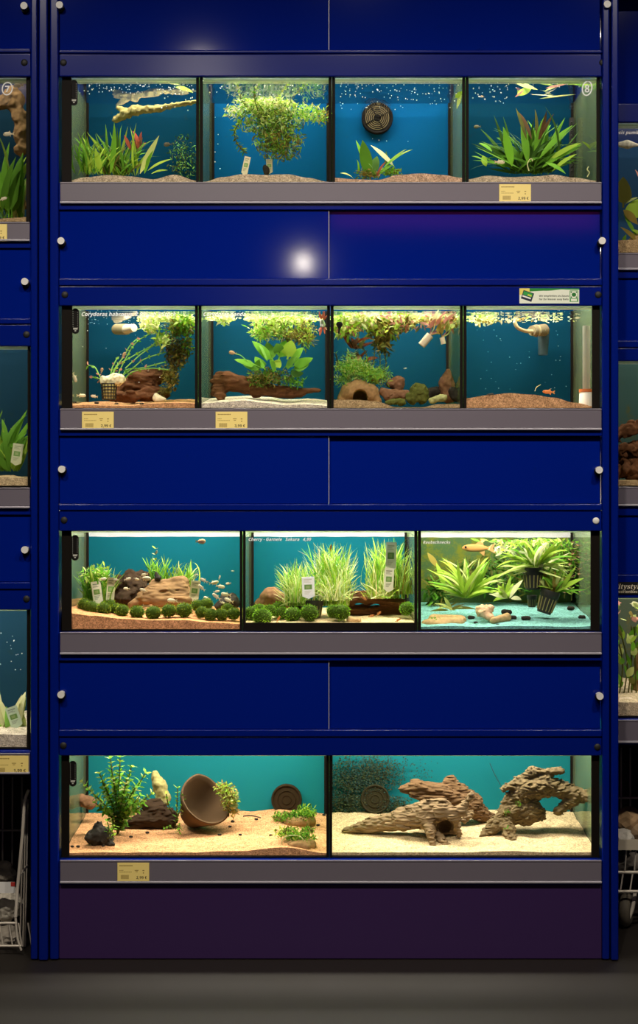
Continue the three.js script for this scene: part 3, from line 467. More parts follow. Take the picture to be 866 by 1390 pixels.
// ---------------------------------------------------------------- things on the racks' fronts
decal('a4', 'circled figure eight in white marker', 791, 806, 106, 129, 96, 144, circled('8'));
decal('l1', 'circled figure seven in white marker', 0, 16, 108, 128, 110, 140, circled('7'));
decal('b1', 'white marker handwriting along the top', 108, 250, 418, 433, 1136, 120, script('Corydoras habrosus  2,99 - ab 5 Stück', 58));
decal('b2', 'white marker handwriting along the top', 274, 336, 418, 433, 500, 120, script('Corydoras panda', 58));
decal('c2', 'white marker handwriting along the top', 336, 428, 726, 739, 920, 130, script('Cherry - Garnele   Sakura   4,99', 58));
decal('c3', 'white marker handwriting along the top', 574, 612, 731, 742, 400, 116, script('Raubschnecke', 58));
decal('r1', 'white marker handwriting along the top', 818, 870, 173, 183, 416, 84, script('Trichopsis pumila', 50), ZR);
const yellowLabel = (label, px0, px1, py0, py1, price) => {
  const g = thing('price_label', label, 'label', P((px0 + px1) / 2, py1, 0)), w = L(px1 - px0), h = L(py1 - py0);
  part('card', box(-w / 2, w / 2, 0, h, 0.0068, 0.0082), std(lin(0.95, 0.76, 0.25), 0.6), g, true);
  const t = canvasTex(420, 240, (x, a, b) => { x.fillStyle = '#ffe68a'; x.fillRect(0, 0, a, b); x.fillStyle = '#8d7330'; for (let k = 0; k < 9; k++) x.fillRect(24 + k * 20, 28, 15, 13); for (let k = 0; k < 4; k++) x.fillRect(24 + k * 14, 92, 9, 9); for (let k = 0; k < 12; k++) x.fillRect(24 + k * 14, 116, 9, 8); x.fillRect(230, 92, 50, 9); x.fillRect(240, 112, 30, 8); x.fillRect(335, 92, 24, 12); x.fillRect(340, 124, 14, 14); for (let k = 0; k < 22; k++) x.fillRect(42 + k * 5, 158, k % 3 ? 3 : 2, 56); x.fillStyle = '#3d331c'; x.font = 'bold 52px sans-serif'; x.fillText(price, 250, 212); });
  part('print', new THREE.PlaneGeometry(w * 0.98, h * 0.97).translate(0, h / 2, 0.0086), std(lin(1, 1, 1), 0.55, { map: t }), g, true);
};
yellowLabel('yellow price label on the rail below tank eight', 677, 720, 251, 275, '2,99 €');
yellowLabel('yellow price label below the net pot tank', 112, 155, 559, 583, '2,99 €');
yellowLabel('yellow price label below the white sand tank', 293, 336, 559, 583, '3,99 €');
yellowLabel('yellow price label below the clay pot tank', 160, 203, 1170, 1195, '2,99 €');
yellowLabel('yellow price label beside the rack numbered seven, cut by its rail end', -34, 10.5, 305, 328, '1,99 €');
yellowLabel('larger yellow price label just over the wire basket', -10, 39.5, 1025, 1050, '1,99 €');
{
  const g = thing('advert_sticker', 'green and white advertising sticker on the blue beam', 'sticker', P(745.5, 412, 0)), w = L(81), h = L(20.5);
  part('card', box(-w / 2, w / 2, 0, h, 0.0004, 0.0012), M.white, g, true);
  const t = canvasTex(648, 164, (x, a, b) => { x.fillStyle = '#eef3df'; x.fillRect(0, 0, a, b); x.fillStyle = '#f0dc6a'; x.fillRect(0, 0, 120, 70); x.fillStyle = '#1f8a2c'; x.beginPath(); x.moveTo(110, 0); x.lineTo(a, 0); x.lineTo(a, 16); x.lineTo(500, 14); x.bezierCurveTo(420, 4, 380, 30, 260, 26); x.lineTo(110, 34); x.fill(); x.save(); x.translate(85, 82); x.rotate(0.32); x.fillStyle = '#1c2440'; x.fillRect(-58, -48, 120, 96); x.fillStyle = '#2fa043'; x.fillRect(-50, -40, 100, 40); x.fillStyle = '#c9d94b'; x.fillRect(0, -22, 44, 18); x.fillStyle = '#f2f2ea'; x.fillRect(-50, 8, 96, 16); x.restore(); x.fillStyle = '#26331f'; x.font = 'bold 27px sans-serif'; x.fillText('Wir empfehlen als Zusatz', 212, 92); x.fillText('für Ihr Wasser easy Balls', 212, 128); x.fillStyle = '#2b9a3a'; x.fillRect(545, 24, 92, 122); x.fillStyle = '#eef3df'; x.fillRect(552, 31, 78, 76); x.fillRect(558, 114, 66, 26); x.fillStyle = '#157326'; x.beginPath(); x.ellipse(591, 69, 24, 22, 0, 0, 6.3); x.fill(); for (const [q, r] of [[563, 42], [619, 42], [563, 96], [619, 96]]) { x.beginPath(); x.ellipse(q, r, 8, 8, 0, 0, 6.3); x.fill(); } });
  part('print', new THREE.PlaneGeometry(w, h).translate(0, h / 2, 0.0016), std(lin(1, 1, 1), 0.4, { map: t }), g, true);
}
{
  const g = thing('black_sign', 'small black sign with cream lettering on the set-back rack', 'sign', P(850, 807, ZR)), w = L(44, ZR), h = L(17, ZR);
  part('plate', box(-w / 2, w / 2, 0, h, 0.0006, 0.002), M.black, g, true);
  const t = canvasTex(440, 170, (x, a, b) => { x.fillStyle = '#050403'; x.fillRect(0, 0, a, b); x.fillStyle = '#e6dcc0'; x.font = 'italic bold 92px serif'; x.fillText('Citystyle', 40, 92); x.font = 'bold 54px sans-serif'; x.fillText('Aquarienbau', 40, 150); });
  part('print', new THREE.PlaneGeometry(w * 0.98, h * 0.96).translate(0, h / 2, 0.0026), std(lin(1, 1, 1), 0.5, { map: t }), g, true);
}
for (const [key, lab, px, py] of [['a1', 'black strip thermometer on the fern and twig tank', 100.5, 126], ['b1', 'black strip thermometer on the net pot tank', 102.5, 436], ['c1', 'black strip thermometer on the pale fish tank', 102, 743.5], ['d1', 'black strip thermometer on the clay pot tank', 99, 1050]]) {
  const g = thing('strip_thermometer', lab, 'thermometer', P(px, py + 17.5, Z0)), w = L(10), h = L(35), sh = new THREE.Shape();
  sh.absarc(0, h - w / 2, w / 2, 0, Math.PI); sh.absarc(0, w / 2, w / 2, Math.PI, 2 * Math.PI);
  part('strip', new THREE.ExtrudeGeometry(sh, { depth: 0.0008, bevelEnabled: false, curveSegments: 10 }).translate(0, 0, 0.0006), M.black, g, true);
  const t = canvasTex(80, 280, (x, a, b) => { x.clearRect(0, 0, a, b); x.fillStyle = '#bdbdb0'; for (let k = 0; k < 8; k++) { x.fillRect(8, 30 + k * 24, 7, 6); x.fillRect(64, 42 + k * 24, 8, 5); } x.fillRect(14, 212, 52, 20); x.fillRect(30, 238, 20, 14); });
  part('scale_print', new THREE.PlaneGeometry(w * 0.9, h).translate(0, h / 2, 0.0018), std(lin(1, 1, 1), 0.5, { map: t, transparent: true, alphaTest: 0.4 }), g, true);
}

// ---------------------------------------------------------------- top shelf
{
  const g = rosette('java_fern', 'green fern clump under the floating twig', 160, 239, 0.5, 96, [20, 70], [2.6, 5], [0, 66], ['dark', 'mid', 'fresh', 'fresh', 'olive', 'lime'], { foot: 16, x: [100, 226], top: 160, depth: 0.3 });
  rosette('', '', 122, 237, 0.3, 40, [18, 58], [2.6, 5], [0, 45], ['mid', 'fresh', 'lime'], { foot: 10, x: [99, 160], parent: g });
  for (const [c, a, b, d, e, w] of [['lime', 138, 236, 129, 200, 9], ['fresh', 196, 236, 208, 204, 7], ['lime', 200, 232, 233, 216, 6], ['lime', 205, 236, 228, 231, 5], ['lime', 145, 228, 166, 203, 5], ['pale', 190, 236, 216, 184, 9], ['fresh', 150, 236, 155, 166, 8]]) leafLine(g, c, a, b, d, e, 0.3, 0.2, w);
  const r = rosette('red_leaved_plant', 'small rust-red leaved sprig above the green fern', 186, 205, 0.5, 13, [14, 32], [3.5, 6], [0, 45], ['red', 'brown', 'red', 'olive'], { foot: 5 });
  const t = thing('floating_twig', 'pale crooked twig floating at the water surface', 'twig', P(200, 145, Z(0.6)));
  part('twig_stem', lump([[[158, 162, 0.7, 5], [182, 150, 0.6, 6]], [[182, 150, 0.6, 6], [215, 147, 0.5, 4]], [[215, 147, 0.5, 4], [266, 138, 0.4, 2.5]], [[160, 146, 0.7, 3], [172, 153, 0.65, 5]]], { amp: 2, freq: 90, cols: [0.4, 0.34, 0.12], cell: 1.3 }), M.vc, t);
  leafLine(t, 'lime', 238, 118, 262, 126, 0.5, 0.4, 8); leafLine(t, 'pale', 205, 112, 246, 116, 0.5, 0.5, 5);
  plantOf('algae_tuft', 'pale green algae fuzz on the glass beside the fern', 250, 235, 0.93, foliage([[248, 214, 20, 34, 420, ['dark', 'jade', 'olive']]], 0.93, { leaf: 'tiny', len: [3, 7], wid: [1, 2], depth: 0.02 }));
  bubbles('tiny air bubbles at the surface over the fern', [[108, 262, 108, 128, 0.02, 0.3, 110], [215, 262, 120, 150, 0.1, 0.6, 20]]);
  fish('grey', 'tiny grey fish behind the fern leaves', 228, 196, 0.6, 12, 0, true);
}
plantOf('floating_weed', 'thick yellow-green weed mass floating over two tags', 370, 150, 0.45, [
  foliage([[360, 142, 44, 12, 900, ['cream', 'pale', 'lime']], [368, 160, 48, 26, 1600, ['lime', 'pale', 'olive', 'mid']], [378, 192, 34, 28, 1300, ['olive', 'ochre', 'lime', 'mid']], [418, 154, 26, 12, 300, ['lime', 'pale', 'fresh']], [438, 158, 8, 12, 90, ['lime', 'ochre']], [318, 150, 14, 9, 140, ['cream', 'lime']]], 0.45, { len: [5, 10], wid: [1.3, 2.4], depth: 0.07, top: 109 }),
  leafyStems([[[338, 150, 0.4], [325, 128, 0.4], [322, 110, 0.4]], [[330, 160, 0.4], [318, 180, 0.35], [322, 195, 0.35], [330, 205, 0.4]], [[370, 140, 0.5], [385, 122, 0.5], [392, 111, 0.5]], [[350, 150, 0.3], [345, 128, 0.3], [352, 111, 0.3]], [[400, 130, 0.6], [410, 118, 0.6], [420, 111, 0.6]]], { cols: ['olive', 'lime', 'mid'], len: [5, 9] })]);
plantTag('tilted pale tag standing in gravel under floating weed', 331, 238, 0.35, 8.5, 26, 12, '#8a8a6a', '#d8d2ae');
plantTag('upright pale tag beside a dark clip under floating weed', 366, 236, 0.45, 8.5, 20, -2, '#8a8a6a', '#cfc8a0');
lumpThing('lead_clip', 'dark lump lying at the foot of the upright tag', 'weight', [[[359, 226, 0.42, 3.5], [362, 234, 0.42, 4]]], { cols: STONE.dark, cell: 1 });
bubbles('tiny air bubbles at the surface over floating weed', [[280, 440, 108, 130, 0.02, 0.4, 40], [290, 300, 145, 235, 0.1, 0.4, 6]]);

vent('round black filter vent with concentric slots on the blue wall', 512, 161, 20.5, ZB + 0.012, phys(lin(0.012, 0.011, 0.01), 1, { specularIntensity: 0.1 }), phys(lin(0.16, 0.13, 0.07), 1, { specularIntensity: 0.1 }));
{
  const g = thing('sword_plant', 'small ragged plant with a red stalk below the vent', 'plant', P(512, 240, Z(0.4)));
  for (const [c, a, b, d, e, w, pr] of [['mid', 500, 238, 492, 190, 17, 'lance'], ['fresh', 497, 228, 483, 190, 5, 'lance'], ['dark', 505, 238, 512, 212, 13, 'lance'], ['cream', 535, 226, 503, 197, 7, 'lance'], ['fresh', 518, 232, 548, 208, 9, 'lance'], ['lime', 530, 222, 560, 203, 6, 'lance'], ['lime', 522, 226, 552, 202, 3, 'lance'], ['mid', 520, 238, 545, 230, 9, 'lance'], ['dark', 526, 238, 524, 205, 6, 'lance'], ['fresh', 512, 238, 534, 224, 10, 'lance'], ['red', 510, 243, 524, 219, 6, 'lance'], ['pink', 514, 240, 519, 226, 4, 'lance'], ['pale', 480, 243, 462, 235, 6, 'lance'], ['olive', 500, 240, 482, 232, 8, 'lance'], ['olive', 498, 242, 488, 246, 7, 'lance'], ['mid', 508, 240, 500, 222, 9, 'lance'], ['fresh', 486, 234, 484, 216, 4, 'lance']]) leafLine(g, c, a, b, d, e, 0.35, R(0.15, 0.5), w, pr);
  part('moss', foliage([[500, 236, 18, 6, 220, ['olive', 'mid', 'ochre']], [530, 233, 16, 6, 160, ['mid', 'fresh', 'olive']]], 0.35, { leaf: 'tiny', len: [4, 7], wid: [1.5, 3], depth: 0.025 }), M.leafVC, g).userData.kind = 'stuff';
  const s = thing('loose_leaf', 'bright green leaf drifting by the silicone corner', 'leaf', P(622, 130, Z(0.1))); leafLine(s, 'lime', 617, 134, 628, 124, 0.1, 0.08, 8, 'oval', 1); leafLine(s, 'pale', 626, 126, 620, 148, 0.1, 0.12, 5);
  bubbles('white air bubbles dotting the blue tank with the vent', [[458, 625, 110, 150, 0.02, 0.1, 75], [458, 625, 110, 128, 0.02, 0.1, 55], [500, 560, 185, 195, 0.2, 0.4, 4]], [0.4, 0.9]);
}
{
  const g = rosette('java_fern', 'large dark green fern in tank numbered eight', 722, 236, 0.5, 140, [22, 86], [4, 8.5], [0, 80], ['dark', 'dark', 'mid', 'fresh', 'mid', 'dark'], { foot: 20, x: [640, 790], top: 158, depth: 0.32, minY: 234 });
  for (const [c, a, b, d, e, w] of [['fresh', 695, 226, 683, 172, 12], ['fresh', 716, 222, 707, 168, 11], ['fresh', 725, 205, 740, 156, 8], ['fresh', 732, 215, 777, 170, 9], ['lime', 745, 218, 789, 194, 9], ['fresh', 735, 228, 790, 196, 8], ['lime', 790, 192, 809, 212, 8], ['lime', 660, 226, 655, 211, 8], ['fresh', 662, 222, 640, 212, 7], ['fresh', 668, 206, 650, 194, 6], ['lime', 750, 232, 783, 209, 8], ['fresh', 740, 220, 768, 236, 8], ['brown', 722, 190, 704, 152, 6], ['brown', 730, 195, 742, 150, 6], ['olive', 715, 190, 700, 146, 5], ['olive', 728, 190, 726, 148, 5], ['brown', 735, 185, 752, 154, 5]]) leafLine(g, c, a, b, d, e, 0.3, R(0.15, 0.5), w);
  const fl = thing('floating_leaves', 'pale floating leaves over the large fern', 'plant', P(740, 115, Z(0.4)));
  for (const [c, a, b, d, e, w] of [['lime', 702, 130, 722, 118, 11], ['pale', 700, 112, 730, 122, 8], ['pink', 699, 132, 712, 122, 4], ['pale', 732, 134, 783, 128, 3], ['lime', 752, 114, 800, 112, 8], ['pale', 738, 124, 768, 112, 5], ['lime', 770, 112, 812, 118, 9], ['cream', 720, 128, 760, 132, 2.5], ['pink', 740, 120, 770, 114, 5], ['lime', 728, 112, 752, 116, 7], ['fresh', 780, 112, 806, 124, 6]]) leafLine(fl, c, a, b, d, e, R(0.2, 0.5), R(0.2, 0.5), w, 'lance', 0);
  bubbles('tiny air bubbles at the surface in tank eight', [[640, 690, 108, 140, 0.02, 0.3, 40], [690, 800, 109, 120, 0.02, 0.2, 20]]);
  fish('pale', 'pale slim fish low among the large fern leaves', 678, 220, 0.15, 15, 0, false); fish('grey', 'faint brown fish swimming clear of the large fern', 648, 172, 0.6, 10, 0, true); fish('tan', 'tiny orange fish near the rim in tank eight', 655, 131, 0.5, 5, 20, true);
  const st = thing('suction_strip', 'dark knobbed strip standing in the corner behind the fern', 'strip', P(775, 238, Z(0.9)));
  part('strip_body', pbox(773, 779, 160, 240, Z(0.92), Z(0.89), Z(0.9), 0.001), M.dark, st); for (let k = 0; k < 12; k++) part('suction_knob', new THREE.SphereGeometry(0.003, 8, 6).translate(...P(776, 166 + k * 6, Z(0.87)).toArray()), M.pot, st);
  for (const [lab, pts] of [['thin pale curl standing in gravel before the fern', [[718, 232, 0.1], [716, 222, 0.1], [721, 215, 0.1], [723, 219, 0.1]]], ['thin pale curl in the gravel beside the corner', [[797, 240, 0.1], [800, 234, 0.1], [797, 230, 0.1], [799, 226, 0.1]]]]) solo('root_curl', tube(pts.map(([a, b, f]) => P(a, b, Z(f))), 0.0012), LM.cream, lab, 'root');
}

// ---------------------------------------------------------------- second shelf
{
  const z = Z(0.25), g = thing('net_pot_plant', 'trailing stem plant growing from a grid net pot', 'potted plant', P(148, 542, z)), H = L(21, z), W = L(11, z);
  const pot = new THREE.Group(); pot.name = 'net_pot'; g.add(pot);
  part('pot_core', new THREE.LatheGeometry([[0.001, 0], [W * 0.76, 0], [W * 0.9, H * 0.95], [0.001, H * 0.95]].map(a => new THREE.Vector2(...a)), 18), M.wool, pot, true);
  for (let k = 0; k < 6; k++) part('hoop', new THREE.TorusGeometry(W * lerp(0.8, 0.96, k / 5), W * 0.07, 6, 24).rotateX(Math.PI / 2).translate(0, H * k / 5, 0), M.pot, pot, true);
  for (let k = 0; k < 14; k++) { const a = k / 14 * 6.283; part('bar', cyl(V(Math.sin(a) * W * 0.8, 0, Math.cos(a) * W * 0.8), V(Math.sin(a) * W * 0.96, H, Math.cos(a) * W * 0.96), W * 0.06, W * 0.06, 5), M.pot, pot, true); }
  part('rock_wool', lump([[[141, 517, 0.25, 6], [160, 516, 0.25, 8]], [[156, 512, 0.25, 5], [166, 514, 0.25, 4]]], { amp: 2, freq: 120, cols: [0.8, 0.74, 0.45], cell: 1.2 }), M.vc, g);
  const stems = [[[158, 514], [170, 488], [185, 465], [205, 452]], [[160, 514], [180, 500], [195, 488], [225, 478]], [[152, 512], [160, 496], [176, 486], [205, 470]], [[164, 516], [172, 502], [190, 500], [222, 492]], [[150, 514], [156, 500], [168, 484], [176, 470], [186, 460]], [[166, 518], [178, 506], [205, 500], [228, 502]], [[140, 520], [134, 508], [128, 498], [120, 496]], [[142, 520], [134, 514], [126, 512]], [[170, 500], [190, 482], [210, 466], [216, 448]], [[150, 512], [152, 500], [158, 488]]];
  const m = leafyStems(stems.map(s => s.map(([a, b], i) => [a, b, 0.25 + 0.03 * i])), { cols: ['fresh', 'lime', 'jade', 'pink'], gap: 13, whorl: 2, len: [3, 7], wid: [3, 5], r: 0.9 });
  part('foliage', m.foliage, M.leafVC, g).userData.kind = 'stuff'; for (const s of m.stems) part('stem', s, LM.jade, g);
  plantOf('floating_weed', 'pale floating weed above the net pot plant', 225, 430, 0.4, foliage([[226, 424, 40, 6, 420, ['cream', 'pale', 'lime']], [205, 442, 14, 10, 170, ['cream', 'pale', 'lime']], [222, 462, 12, 7, 90, ['pale', 'lime']], [250, 432, 14, 12, 150, ['lime', 'fresh', 'pale']]], 0.4, { len: [6, 12], wid: [2.5, 4.5], depth: 0.09, top: 422 }));
  plantOf('weed_column', 'tall olive-brown weed column hanging beside the driftwood', 240, 530, 0.4, foliage([[244, 446, 20, 16, 500, ['olive', 'ochre', 'mid']], [240, 480, 17, 22, 700, ['olive', 'ochre', 'olive', 'brown']], [231, 512, 11, 20, 420, ['olive', 'ochre']], [254, 466, 8, 20, 180, ['ochre', 'olive', 'fresh']], [222, 532, 8, 6, 60, ['olive']]], 0.4, { leaf: 'tiny', len: [4, 8], wid: [2, 3.5], depth: 0.035 }));
  lumpThing('driftwood', 'reddish brown driftwood lump behind the net pot', 'driftwood', [[[168, 530, 0.5, 13], [190, 520, 0.5, 18]], [[190, 520, 0.5, 18], [218, 510, 0.55, 11]], [[200, 535, 0.45, 12], [222, 534, 0.5, 8]], [[150, 538, 0.45, 6], [180, 538, 0.4, 10]]], { amp: 4, freq: 45, cols: WOOD.red, ridge: 3, stretch: [0.5, 1.4, 1] });
  solo('shell', lump([[[212, 541, 0.3, 4.5], [224, 542, 0.3, 2]], [[212, 536, 0.3, 2.5], [214, 541, 0.3, 4]]], { amp: 0.6, cols: [0.8, 0.72, 0.5], cell: 0.9 }), M.vc, 'pale snail shell on sand under the weed column', 'shell');
  const pp = thing('outlet_pipe', 'beige outlet pipe in the net pot tank', 'pipe', P(170, 447, Z(0.8))); part('pipe_body', cyl(P(158, 447, Z(0.85)), P(172, 447, Z(0.7)), L(8), L(8), 20), M.pipe, pp); part('pipe_nozzle', cyl(P(171, 447, Z(0.7)), P(182, 445, Z(0.62)), L(7), L(5.5), 20), M.foam, pp);
  fish('pale', 'cream fish pressed against the side glass of the net pot tank', 101, 512, 0.2, 14, -70, false); fish('pale', 'small cream fish on the sand near the side glass', 128, 538, 0.25, 11, 10, true); fish('pale', 'greenish white fish low beside the side glass', 110, 537, 0.5, 13, 0, false);
  fish('tan', 'brown fish with its nose up among the stems', 168, 482, 0.2, 9, 60, false); fish('tan', 'brown fish hovering above the net pot', 138, 503, 0.2, 8, 80, false);
  bubbles('fine specks of air in the net pot tank', [[115, 200, 421, 440, 0.02, 0.3, 50], [110, 250, 445, 530, 0.1, 0.5, 12]], [0.3, 0.7]);
  for (const [x, y] of [[101, 546], [131, 547], [158, 548], [192, 548]]) lumpThing('pebble', 'tiny dark pebble at the front of the peach sand', 'pebble', [[[x - 2, y, 0.012, 1], [x + 2, y, 0.012, 1.2]]], { amp: 0.3, cols: STONE.dark, cell: 0.6, pad: 2 }, 'pebbles at the front of the peach sand');
}
{
  const up = plantOf('java_moss', 'bright moss raft under the surface over broad leaves', 385, 440, 0.45, foliage([[385, 428, 52, 9, 800, ['cream', 'pale', 'lime']], [372, 445, 36, 16, 800, ['lime', 'pale', 'fresh', 'olive']], [415, 452, 14, 20, 380, ['ochre', 'olive', 'lime']], [355, 452, 12, 10, 160, ['lime', 'fresh']], [395, 456, 26, 8, 240, ['ochre', 'olive']]], 0.45, { leaf: 'tiny', len: [5, 11], wid: [1.6, 3], depth: 0.08, top: 422 }));
  plantOf('floating_weed', 'white-green floating sprigs beside the marker writing', 300, 425, 0.35, foliage([[300, 425, 24, 5, 150, ['cream', 'pale']], [306, 434, 10, 5, 60, ['cream', 'pale', 'lime']], [345, 430, 8, 6, 40, ['pale']]], 0.35, { len: [6, 12], wid: [2, 4], depth: 0.06, top: 423 }));
  lumpThing('driftwood', 'long dark driftwood lying across the white sand', 'driftwood', [[[296, 530, 0.45, 9], [310, 515, 0.45, 12]], [[310, 516, 0.45, 12], [350, 528, 0.45, 11]], [[350, 528, 0.45, 11], [400, 533, 0.45, 8]], [[400, 533, 0.45, 8], [433, 531, 0.4, 2.5]], [[298, 508, 0.45, 5], [288, 518, 0.45, 2]], [[295, 530, 0.45, 8], [300, 540, 0.4, 7]]], { amp: 3.5, freq: 45, cols: WOOD.red, ridge: 3, stretch: [0.45, 1.4, 1] });
  plantOf('java_moss', 'olive moss cushion on the long driftwood', 370, 518, 0.4, foliage([[365, 512, 32, 12, 600, ['olive', 'mid', 'ochre']], [400, 518, 14, 8, 160, ['fresh', 'mid']], [350, 520, 14, 8, 160, ['olive', 'mid']]], 0.4, { leaf: 'tiny', len: [4, 8], wid: [1.6, 3], depth: 0.04 }));
  const an = thing('broad_leaved_plant', 'plant with broad bright green leaves on long driftwood', 'plant', P(375, 505, Z(0.3)));
  for (const [c, a, b, d, e, w] of [['fresh', 372, 490, 342, 463, 15], ['fresh', 378, 488, 388, 462, 14], ['lime', 390, 488, 396, 462, 17], ['fresh', 392, 492, 412, 472, 14], ['fresh', 365, 488, 352, 470, 16], ['mid', 370, 492, 362, 464, 14], ['fresh', 395, 498, 425, 486, 12], ['mid', 396, 502, 420, 494, 12], ['lime', 372, 500, 380, 488, 11], ['fresh', 350, 496, 318, 488, 10], ['mid', 356, 500, 330, 496, 10], ['fresh', 360, 502, 346, 484, 11], ['mid', 385, 500, 404, 484, 13], ['fresh', 376, 505, 366, 488, 11], ['dark', 392, 508, 412, 506, 11], ['mid', 345, 505, 352, 488, 9], ['dark', 380, 480, 375, 466, 12]]) leafLine(an, c, a, b, d, e, 0.25, R(0.1, 0.35), w * 1.25, 'oval', 0);
  part('stem', tube([P(358, 500, Z(0.25)), P(338, 492, Z(0.22)), P(326, 482, Z(0.2)), P(318, 480, Z(0.2))], 0.0011), LM.jade, an);
  fish('tan', 'pinkish brown fish at the tip of a thin stem', 316, 479, 0.15, 11, 170, false);
  const rs = thing('red_sprig', 'red sprig with a white weight near the surface', 'plant', P(437, 440, Z(0.1))); for (const [c, a, b, d, e, w] of [['red', 437, 434, 433, 424, 4], ['red', 438, 433, 440, 422, 4], ['red', 437, 442, 434, 456, 4], ['red', 438, 442, 441, 454, 4], ['pink', 436, 444, 432, 450, 3], ['pink', 439, 443, 444, 448, 3], ['red', 438, 436, 444, 428, 3]]) leafLine(rs, c, a, b, d, e, 0.1, 0.12, w); part('weight', lump([[[437, 436, 0.1, 3], [438, 441, 0.1, 3.5]]], { amp: 0.5, cols: [0.85, 0.84, 0.78], cell: 0.9, pad: 3 }), M.vc, rs);
}
{
  plantOf('floating_plant', 'dense pink and yellow floating stems over the coconut cave', 540, 430, 0.4, [foliage([[540, 425, 90, 8, 1300, ['cream', 'pale', 'pink', 'lime', 'cream']], [480, 432, 30, 12, 460, ['pale', 'lime', 'cream']], [470, 448, 22, 9, 220, ['lime', 'pale', 'pink']], [520, 448, 30, 9, 300, ['olive', 'lime', 'ochre']], [600, 432, 26, 12, 280, ['pale', 'ochre', 'pink']], [545, 440, 30, 7, 200, ['pink', 'pale', 'olive']], [519, 466, 14, 14, 160, ['ochre', 'olive']]], 0.4, { len: [7, 15], wid: [2.5, 4.5], depth: 0.1, top: 422 })]);
  const rp = rosette('red_leaved_plant', 'purplish red leaved plant above the bright moss', 484, 474, 0.35, 16, [14, 34], [5, 8], [20, 85], ['pink', 'red', 'brown', 'pale'], { foot: 6, x: [456, 520] });
  rosette('', '', 488, 492, 0.4, 10, [10, 22], [5, 8], [10, 80], ['pink', 'brown', 'red'], { foot: 8, parent: rp });
  plantOf('java_moss', 'bright jade moss mound on the coconut cave', 490, 520, 0.3, [foliage([[482, 500, 28, 12, 1200, ['jade', 'lime', 'fresh', 'pale']], [505, 508, 26, 9, 900, ['jade', 'lime', 'fresh']], [468, 515, 16, 10, 260, ['jade', 'lime', 'pale']], [478, 486, 12, 10, 180, ['jade', 'pale']], [510, 516, 18, 7, 160, ['lime', 'ochre']]], 0.3, { leaf: 'tiny', len: [5, 10], wid: [0.9, 1.7], depth: 0.05 }), leafyStems([[[515, 505, 0.3], [516, 486, 0.3], [512, 470, 0.3]], [[505, 500, 0.3], [508, 484, 0.3], [508, 462, 0.3]], [[520, 508, 0.3], [524, 492, 0.3], [520, 476, 0.3]], [[500, 500, 0.3], [498, 484, 0.3], [492, 470, 0.3]], [[462, 505, 0.3], [458, 490, 0.3], [456, 480, 0.3]]], { cols: ['jade', 'pale'], gap: 7, whorl: 2, len: [4, 8], wid: [1.5, 2.5] })]);
  const z = Z(0.25), cc = P(487, 548, z), rx = L(31, z);
  const cave = thing('coconut_cave', 'brown half coconut cave with a dark doorway', 'cave', cc);
  part('shell', lump([[[465, 542, 0.25, 8], [474, 532, 0.25, 11]], [[474, 532, 0.25, 11], [487, 529, 0.25, 13]], [[487, 529, 0.25, 13], [502, 533, 0.25, 11]], [[502, 533, 0.25, 11], [510, 544, 0.25, 8]], [[474, 536, 0.45, 12], [502, 536, 0.45, 12]]], { amp: 1, cols: WOOD.tan, cut: [[489, 539, 0.17, 11], [489, 540, 0.22, 11], [488, 541, 0.28, 12], [488, 541, 0.34, 13], [488, 541, 0.4, 13]], cell: 1.1 }), M.vc, cave);
  lumpThing('stone', 'brown stone leaning on the cave under moss', 'stone', [[[530, 522, 0.3, 6], [540, 520, 0.3, 8]], [[540, 520, 0.3, 8], [541, 530, 0.3, 5]]], { amp: 2, freq: 70, cols: STONE.brown, cell: 1.2 });
  lumpThing('stone', 'flat dark stone slab in front of the leaning stone', 'stone', [[[528, 534, 0.25, 6], [552, 536, 0.25, 6]], [[520, 532, 0.25, 6], [530, 540, 0.25, 6]]], { amp: 2, freq: 70, cols: STONE.brown, cell: 1.2 });
  lumpThing('stone', 'pointed reddish brown stone standing upright', 'stone', [[[608, 505, 0.4, 4], [606, 520, 0.4, 9]], [[606, 520, 0.4, 9], [610, 536, 0.4, 11]]], { amp: 2, freq: 70, cols: STONE.brown, cell: 1.2 });
  lumpThing('stone', 'rounded dark stone at the foot of the pointed stone', 'stone', [[[615, 532, 0.3, 7], [618, 538, 0.3, 7]]], { amp: 1.6, freq: 70, cols: STONE.dark, cell: 1.2 });
  lumpThing('stone', 'mossy coconut shell half buried between stones', 'shell', [[[560, 540, 0.2, 9], [570, 532, 0.2, 10]], [[570, 532, 0.2, 10], [574, 540, 0.2, 8]], [[562, 526, 0.2, 4], [566, 532, 0.2, 6]]], { amp: 2.4, freq: 80, cols: STONE.moss, cell: 1.2 });
  lumpThing('stone', 'dark hollow stone beside the mossy shell', 'stone', [[[582, 534, 0.45, 7], [592, 532, 0.45, 8]]], { amp: 2, freq: 70, cols: STONE.dark, cell: 1.2 });
  lumpThing('stone', 'pale mossy stone low in front of the pointed stone', 'stone', [[[586, 544, 0.12, 4], [602, 540, 0.12, 5]]], { amp: 1.8, freq: 90, cols: [0.3, 0.3, 0.12], cell: 1 });
  lumpThing('stone', 'mossy rubble in front of the dark slab', 'stone', [[[526, 546, 0.12, 3.5], [546, 546, 0.12, 5]]], { amp: 2, freq: 100, cols: STONE.moss, cell: 1 });
